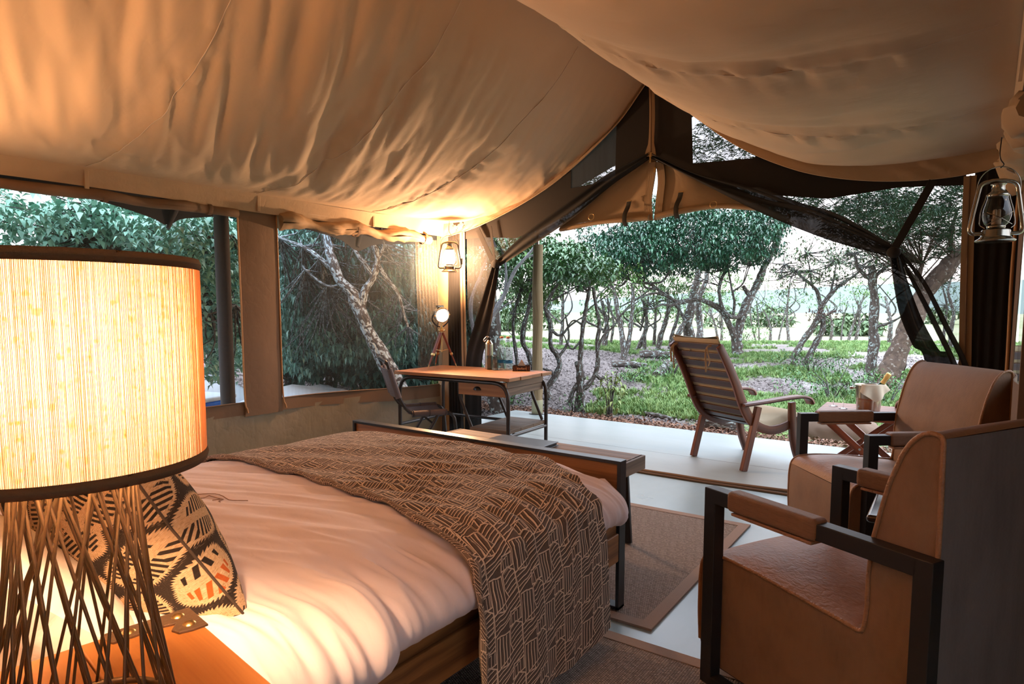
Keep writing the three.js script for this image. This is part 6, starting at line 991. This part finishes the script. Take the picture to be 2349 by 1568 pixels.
{ // undergrowth: grass, litter, shrubs, a leafy seedling
  const rn = RNG(31), blades = new THREE.BufferGeometry(), bp = [], ix = [];
  for (let k = 0; k < 7; k++) { const a = rn() * TAU, r = rn() * 0.05, h = rn.r(0.6, 1), lean = rn.r(0.15, 0.5), x = r * Math.cos(a), z = r * Math.sin(a), w = 0.012, o = bp.length / 3; bp.push(x - w * Math.sin(a), 0, z + w * Math.cos(a), x + w * Math.sin(a), 0, z - w * Math.cos(a), x + Math.cos(a) * lean * 0.35 * 0.12 - w * 0.7 * Math.sin(a), h * 0.09, z + Math.sin(a) * lean * 0.04 + w * 0.7 * Math.cos(a), x + Math.cos(a) * lean * 0.04 + w * 0.7 * Math.sin(a), h * 0.09, z + Math.sin(a) * lean * 0.04 - w * 0.7 * Math.cos(a), x + Math.cos(a) * lean * 0.16, h * 0.15, z + Math.sin(a) * lean * 0.16); ix.push(o, o + 1, o + 2, o + 2, o + 1, o + 3, o + 2, o + 3, o + 4); }
  blades.setAttribute('position', new THREE.Float32BufferAttribute(bp, 3)); blades.setIndex(ix); blades.computeVertexNormals();
  const scatter = (name, label, geo, mat, N, f) => { const m = new THREE.InstancedMesh(geo, mat, N), M4 = new THREE.Matrix4(), e = new THREE.Euler(), q = new THREE.Quaternion(); let i = 0, guard = 0; while (i < N && guard++ < N * 30) { const r = f(); if (!r) continue; e.set(r.rx || 0, rn() * TAU, r.rz || 0); q.setFromEuler(e); M4.compose(V(r.x, r.y, r.z), q, V(r.s, r.s * (r.sy || 1), r.s)); m.setMatrixAt(i, M4); m.setColorAt(i, new THREE.Color().setRGB(...r.c)); i++; } m.count = i; shadow(m); m.name = name; m.userData = { kind: 'stuff', label, category: name.replace('_', ' ') }; scene.add(m); return m; };
  const place = (dmin, dmax, tmin, tmax) => { const d = dmin * Math.pow(dmax / dmin, rn()), a = rn.r(tmin, tmax) - 0.63303, r = d; return [r * Math.sin(a), -r * Math.cos(a), d]; };
  const clear = (x, z) => (z > -6.62 && x > -4.85) || x > -0.0 && z > -3;
  scatter('grass', 'fresh green grass growing in patches over the bank', blades, S('#ffffff', 0.7), 30000, () => { const [x, z, d] = place(8, 26, -0.55, 0.68); if (clear(x, z)) return null; const g = grassy(x, z); if (rn() > g * 1.1) return null; return { x, y: ground(x, z) - 0.005, z, s: rn.r(0.4, 1.0), sy: rn.r(0.4, 1.0), c: lerp3([0.085, 0.18, 0.04], [0.24, 0.33, 0.11], rn()) }; });
  scatter('leaf_litter', 'dry grey-brown fallen leaves covering the bank', leafGeo(0.055, 0.026), S('#ffffff', 0.9), 34000, () => { const [x, z, d] = place(7, 16, -0.6, 0.6); if (clear(x, z)) return null; if (rn() < grassy(x, z) * 0.8) return null; return { x, y: ground(x, z) + 0.008, z, rx: rn.r(-0.5, 0.5), rz: rn.r(-0.5, 0.5), s: rn.r(0.6, 1.3), c: lerp3([0.08, 0.06, 0.055], [0.28, 0.235, 0.225], Math.pow(rn(), 1.6)) }; });
  scatter('bark_mulch', 'reddish mulch and dead leaves along the deck edge', leafGeo(0.06, 0.02), S('#ffffff', 0.9), 7000, () => { const x = rn.r(-6.2, 1.2), z = -6.57 - Math.pow(rn(), 1.5) * 0.42; return { x, y: -0.05 + 0.03 * rn(), z, rx: rn.r(-0.6, 0.6), rz: rn.r(-0.6, 0.6), s: rn.r(0.6, 1.3), c: lerp3([0.12, 0.055, 0.03], [0.36, 0.2, 0.13], rn()) }; });
  const shrub = (name, label, x, z, w, h, n, kind, cat = 'shrub') => { const y = ground(x, z) - 0.02, t = thing(name, label, cat, [x, y, z]), r = RNG(x * 100 | 0), st = []; for (let k = 0; k < 6; k++) { const a = r() * TAU, q = r.r(0.3, 0.8) * w; st.push(sweep(smooth([V(0.03 * Math.cos(a), 0, 0.03 * Math.sin(a)), V(q * 0.4 * Math.cos(a), h * 0.5, q * 0.4 * Math.sin(a)), V(q * Math.cos(a), h * r.r(0.7, 1), q * Math.sin(a))], 6), (k2) => mix(0.011, 0.004, k2), 5)); part('stem', st[k], BARK.bark, t); } foliage(t, [[0, h * 0.55, 0, w, h * 0.5, w, n, kind]], kind, r); return t; };
  LEAF.herb = [leafGeo(0.06, 0.026), [0.03, 0.1, 0.02], [0.13, 0.25, 0.065], 0.5, 7, 0.5]; LEAF.herb.mat = S('#ffffff', 0.5); LEAF.yellow = [leafGeo(0.1, 0.035), [0.14, 0.21, 0.04], [0.28, 0.34, 0.1], 0.5, 6, 0.7]; LEAF.yellow.mat = S('#ffffff', 0.5);
  shrub('seedling', 'yellow-green leafy seedling at the edge of the deck', -3.72, -7.12, 0.2, 0.62, 150, 'yellow', 'plant'); shrub('seedling', 'small green plant at the foot of the crooked many-stemmed tree', -4.25, -7.15, 0.16, 0.3, 90, 'herb', 'plant');
  shrub('shrub', 'dense low green shrub behind the two champagne flutes', -1.75, -10.2, 0.85, 0.55, 900, 'herb'); shrub('shrub', 'leafy green clump right of the ice bucket', -1.05, -10.3, 0.6, 0.45, 550, 'herb'); shrub('shrub', 'bright green clump at the foot of the bent lichened trunks', -2.5, -12.4, 0.8, 0.4, 700, 'herb');
  shrub('shrub', 'green clump beside the fallen branch left of the lounge chair', -4.35, -10.6, 0.55, 0.4, 420, 'herb'); shrub('shrub', 'low green plants on the slope above the yellow seedling', -4.7, -9.7, 0.4, 0.25, 240, 'herb'); shrub('shrub', 'bright bush at the far edge of the grass by the plain', -6.2, -21, 0.9, 0.6, 420, 'light'); shrub('shrub', 'green clump under the leaning tree', -0.75, -12.0, 0.7, 0.4, 450, 'herb');
  shrub('shrub', 'leafy clump growing behind the desk drawer', -5.3, -7.2, 0.3, 0.45, 260, 'herb');
  const NTH = ['leftmost', 'second', 'third', 'fourth', 'fifth', 'sixth', 'seventh', 'eighth', 'ninth', 'rightmost'];
  for (let i = 0; i < 10; i++) { const a = -0.25 + 0.85 * (i + rn.r(0.2, 0.8)) / 10 - 0.633, d = rn.r(38, 75), x = d * Math.sin(a), z = -d * Math.cos(a), w = rn.r(1.5, 3.5); const t = thing('far_bush', NTH[i] + ' of the hazy rounded bushes far out on the plain', 'bush', [x, ground(x, z) - 0.05, z], 0, 'bushes on the plain'); foliage(t, [[0, w * 0.35, 0, w, w * 0.4, w, 500, 'far']], 'far', rn, 1); }
  // logs, stump, boulder
  const log = (label, a, b, r) => { const t = single('log', label, 'log', branchGeo([r, r * 0.7, [[a[0], ground(a[0], a[1]) + r * 0.5, a[1]], [(a[0] + b[0]) / 2, ground((a[0] + b[0]) / 2, (a[1] + b[1]) / 2) + r * 0.9, (a[1] + b[1]) / 2], [b[0], ground(b[0], b[1]) + r * 0.6 + (b[2] || 0), b[1]]]], RNG(a[0] * 99 | 0), 9), BARK.bark); return t; };
  log('grey fallen branch sloping down the bank left of the lounge chair', [-4.45, -10.2], [-4.95, -12.6, 0.1], 0.09); log('short dark log lying across the top of the bank', [-5.7, -12.2], [-4.9, -12.5], 0.1); log('charred stick lying in the leaf litter near the deck', [-3.42, -7.5], [-3.0, -7.35], 0.035); log('dark broken log on the leaf slope', [-5.5, -10.6], [-4.95, -10.9], 0.07);
  const rock = (name, label, x, z, s, c) => single(name, label, name, T4(((g) => { const p = g.attributes.position; for (let i = 0; i < p.count; i++) { const v = V(p.getX(i), p.getY(i), p.getZ(i)), k = 0.8 + 0.5 * nz(v.x * 2 + x * 7, v.y * 2 + v.z * 3, 5, 3); p.setXYZ(i, v.x * s[0] * k, v.y * s[1] * k, v.z * s[2] * k); } g.computeVertexNormals(); return g; })(new THREE.SphereGeometry(1, 32, 20)), x, ground(x, z) + s[1] * 0.3, z), c);
  rock('stump', 'dark rough stump seen under the slatted lounge chair', -2.35, -7.15, [0.24, 0.2, 0.2], BARK.bark); rock('boulder', 'brown boulder at the deck edge under the folding table', -1.15, -7.3, [0.34, 0.2, 0.22], S([0.17, 0.11, 0.075], 0.95));
}
{ // things seen through the left windows
  const t = thing('water_tank', 'blue plastic tank outside the window beside the lamp shade', 'tank', [-6.75, -0.05, -3.32], 0.3);
  part('body', rb(0.75, 0.38, 0.75, 0.04, 3).translate(0, 0.19, 0), S([0.01, 0.13, 0.6], 0.4), t); part('lid', rb(0.8, 0.05, 0.8, 0.02, 2).translate(0, 0.395, 0), S([0.6, 0.66, 0.7], 0.5), t);
  const tarp = (label, x, z, w, d, h) => single('tarpaulin', label, 'tarpaulin', surf(24, 16, (u, v) => V(x + (u - 0.5) * w, -0.06 + h * Math.pow(Math.sin(PI * u) * Math.sin(PI * v), 0.35) + 0.12 * (nz(u * 6, v * 5, x * 3 | 0, 3) - 0.5) * Math.sin(PI * u), z + (v - 0.5) * d)), S([0.62, 0.66, 0.7], 0.5));
  tarp('crumpled white tarpaulin behind the blue tank', -7.6, -3.95, 0.9, 1.3, 0.55); tarp('pale flat tarpaulin at the foot of the desk window', -6.9, -4.9, 1.0, 1.7, 0.37);
}
renderer.render(scene, camera);
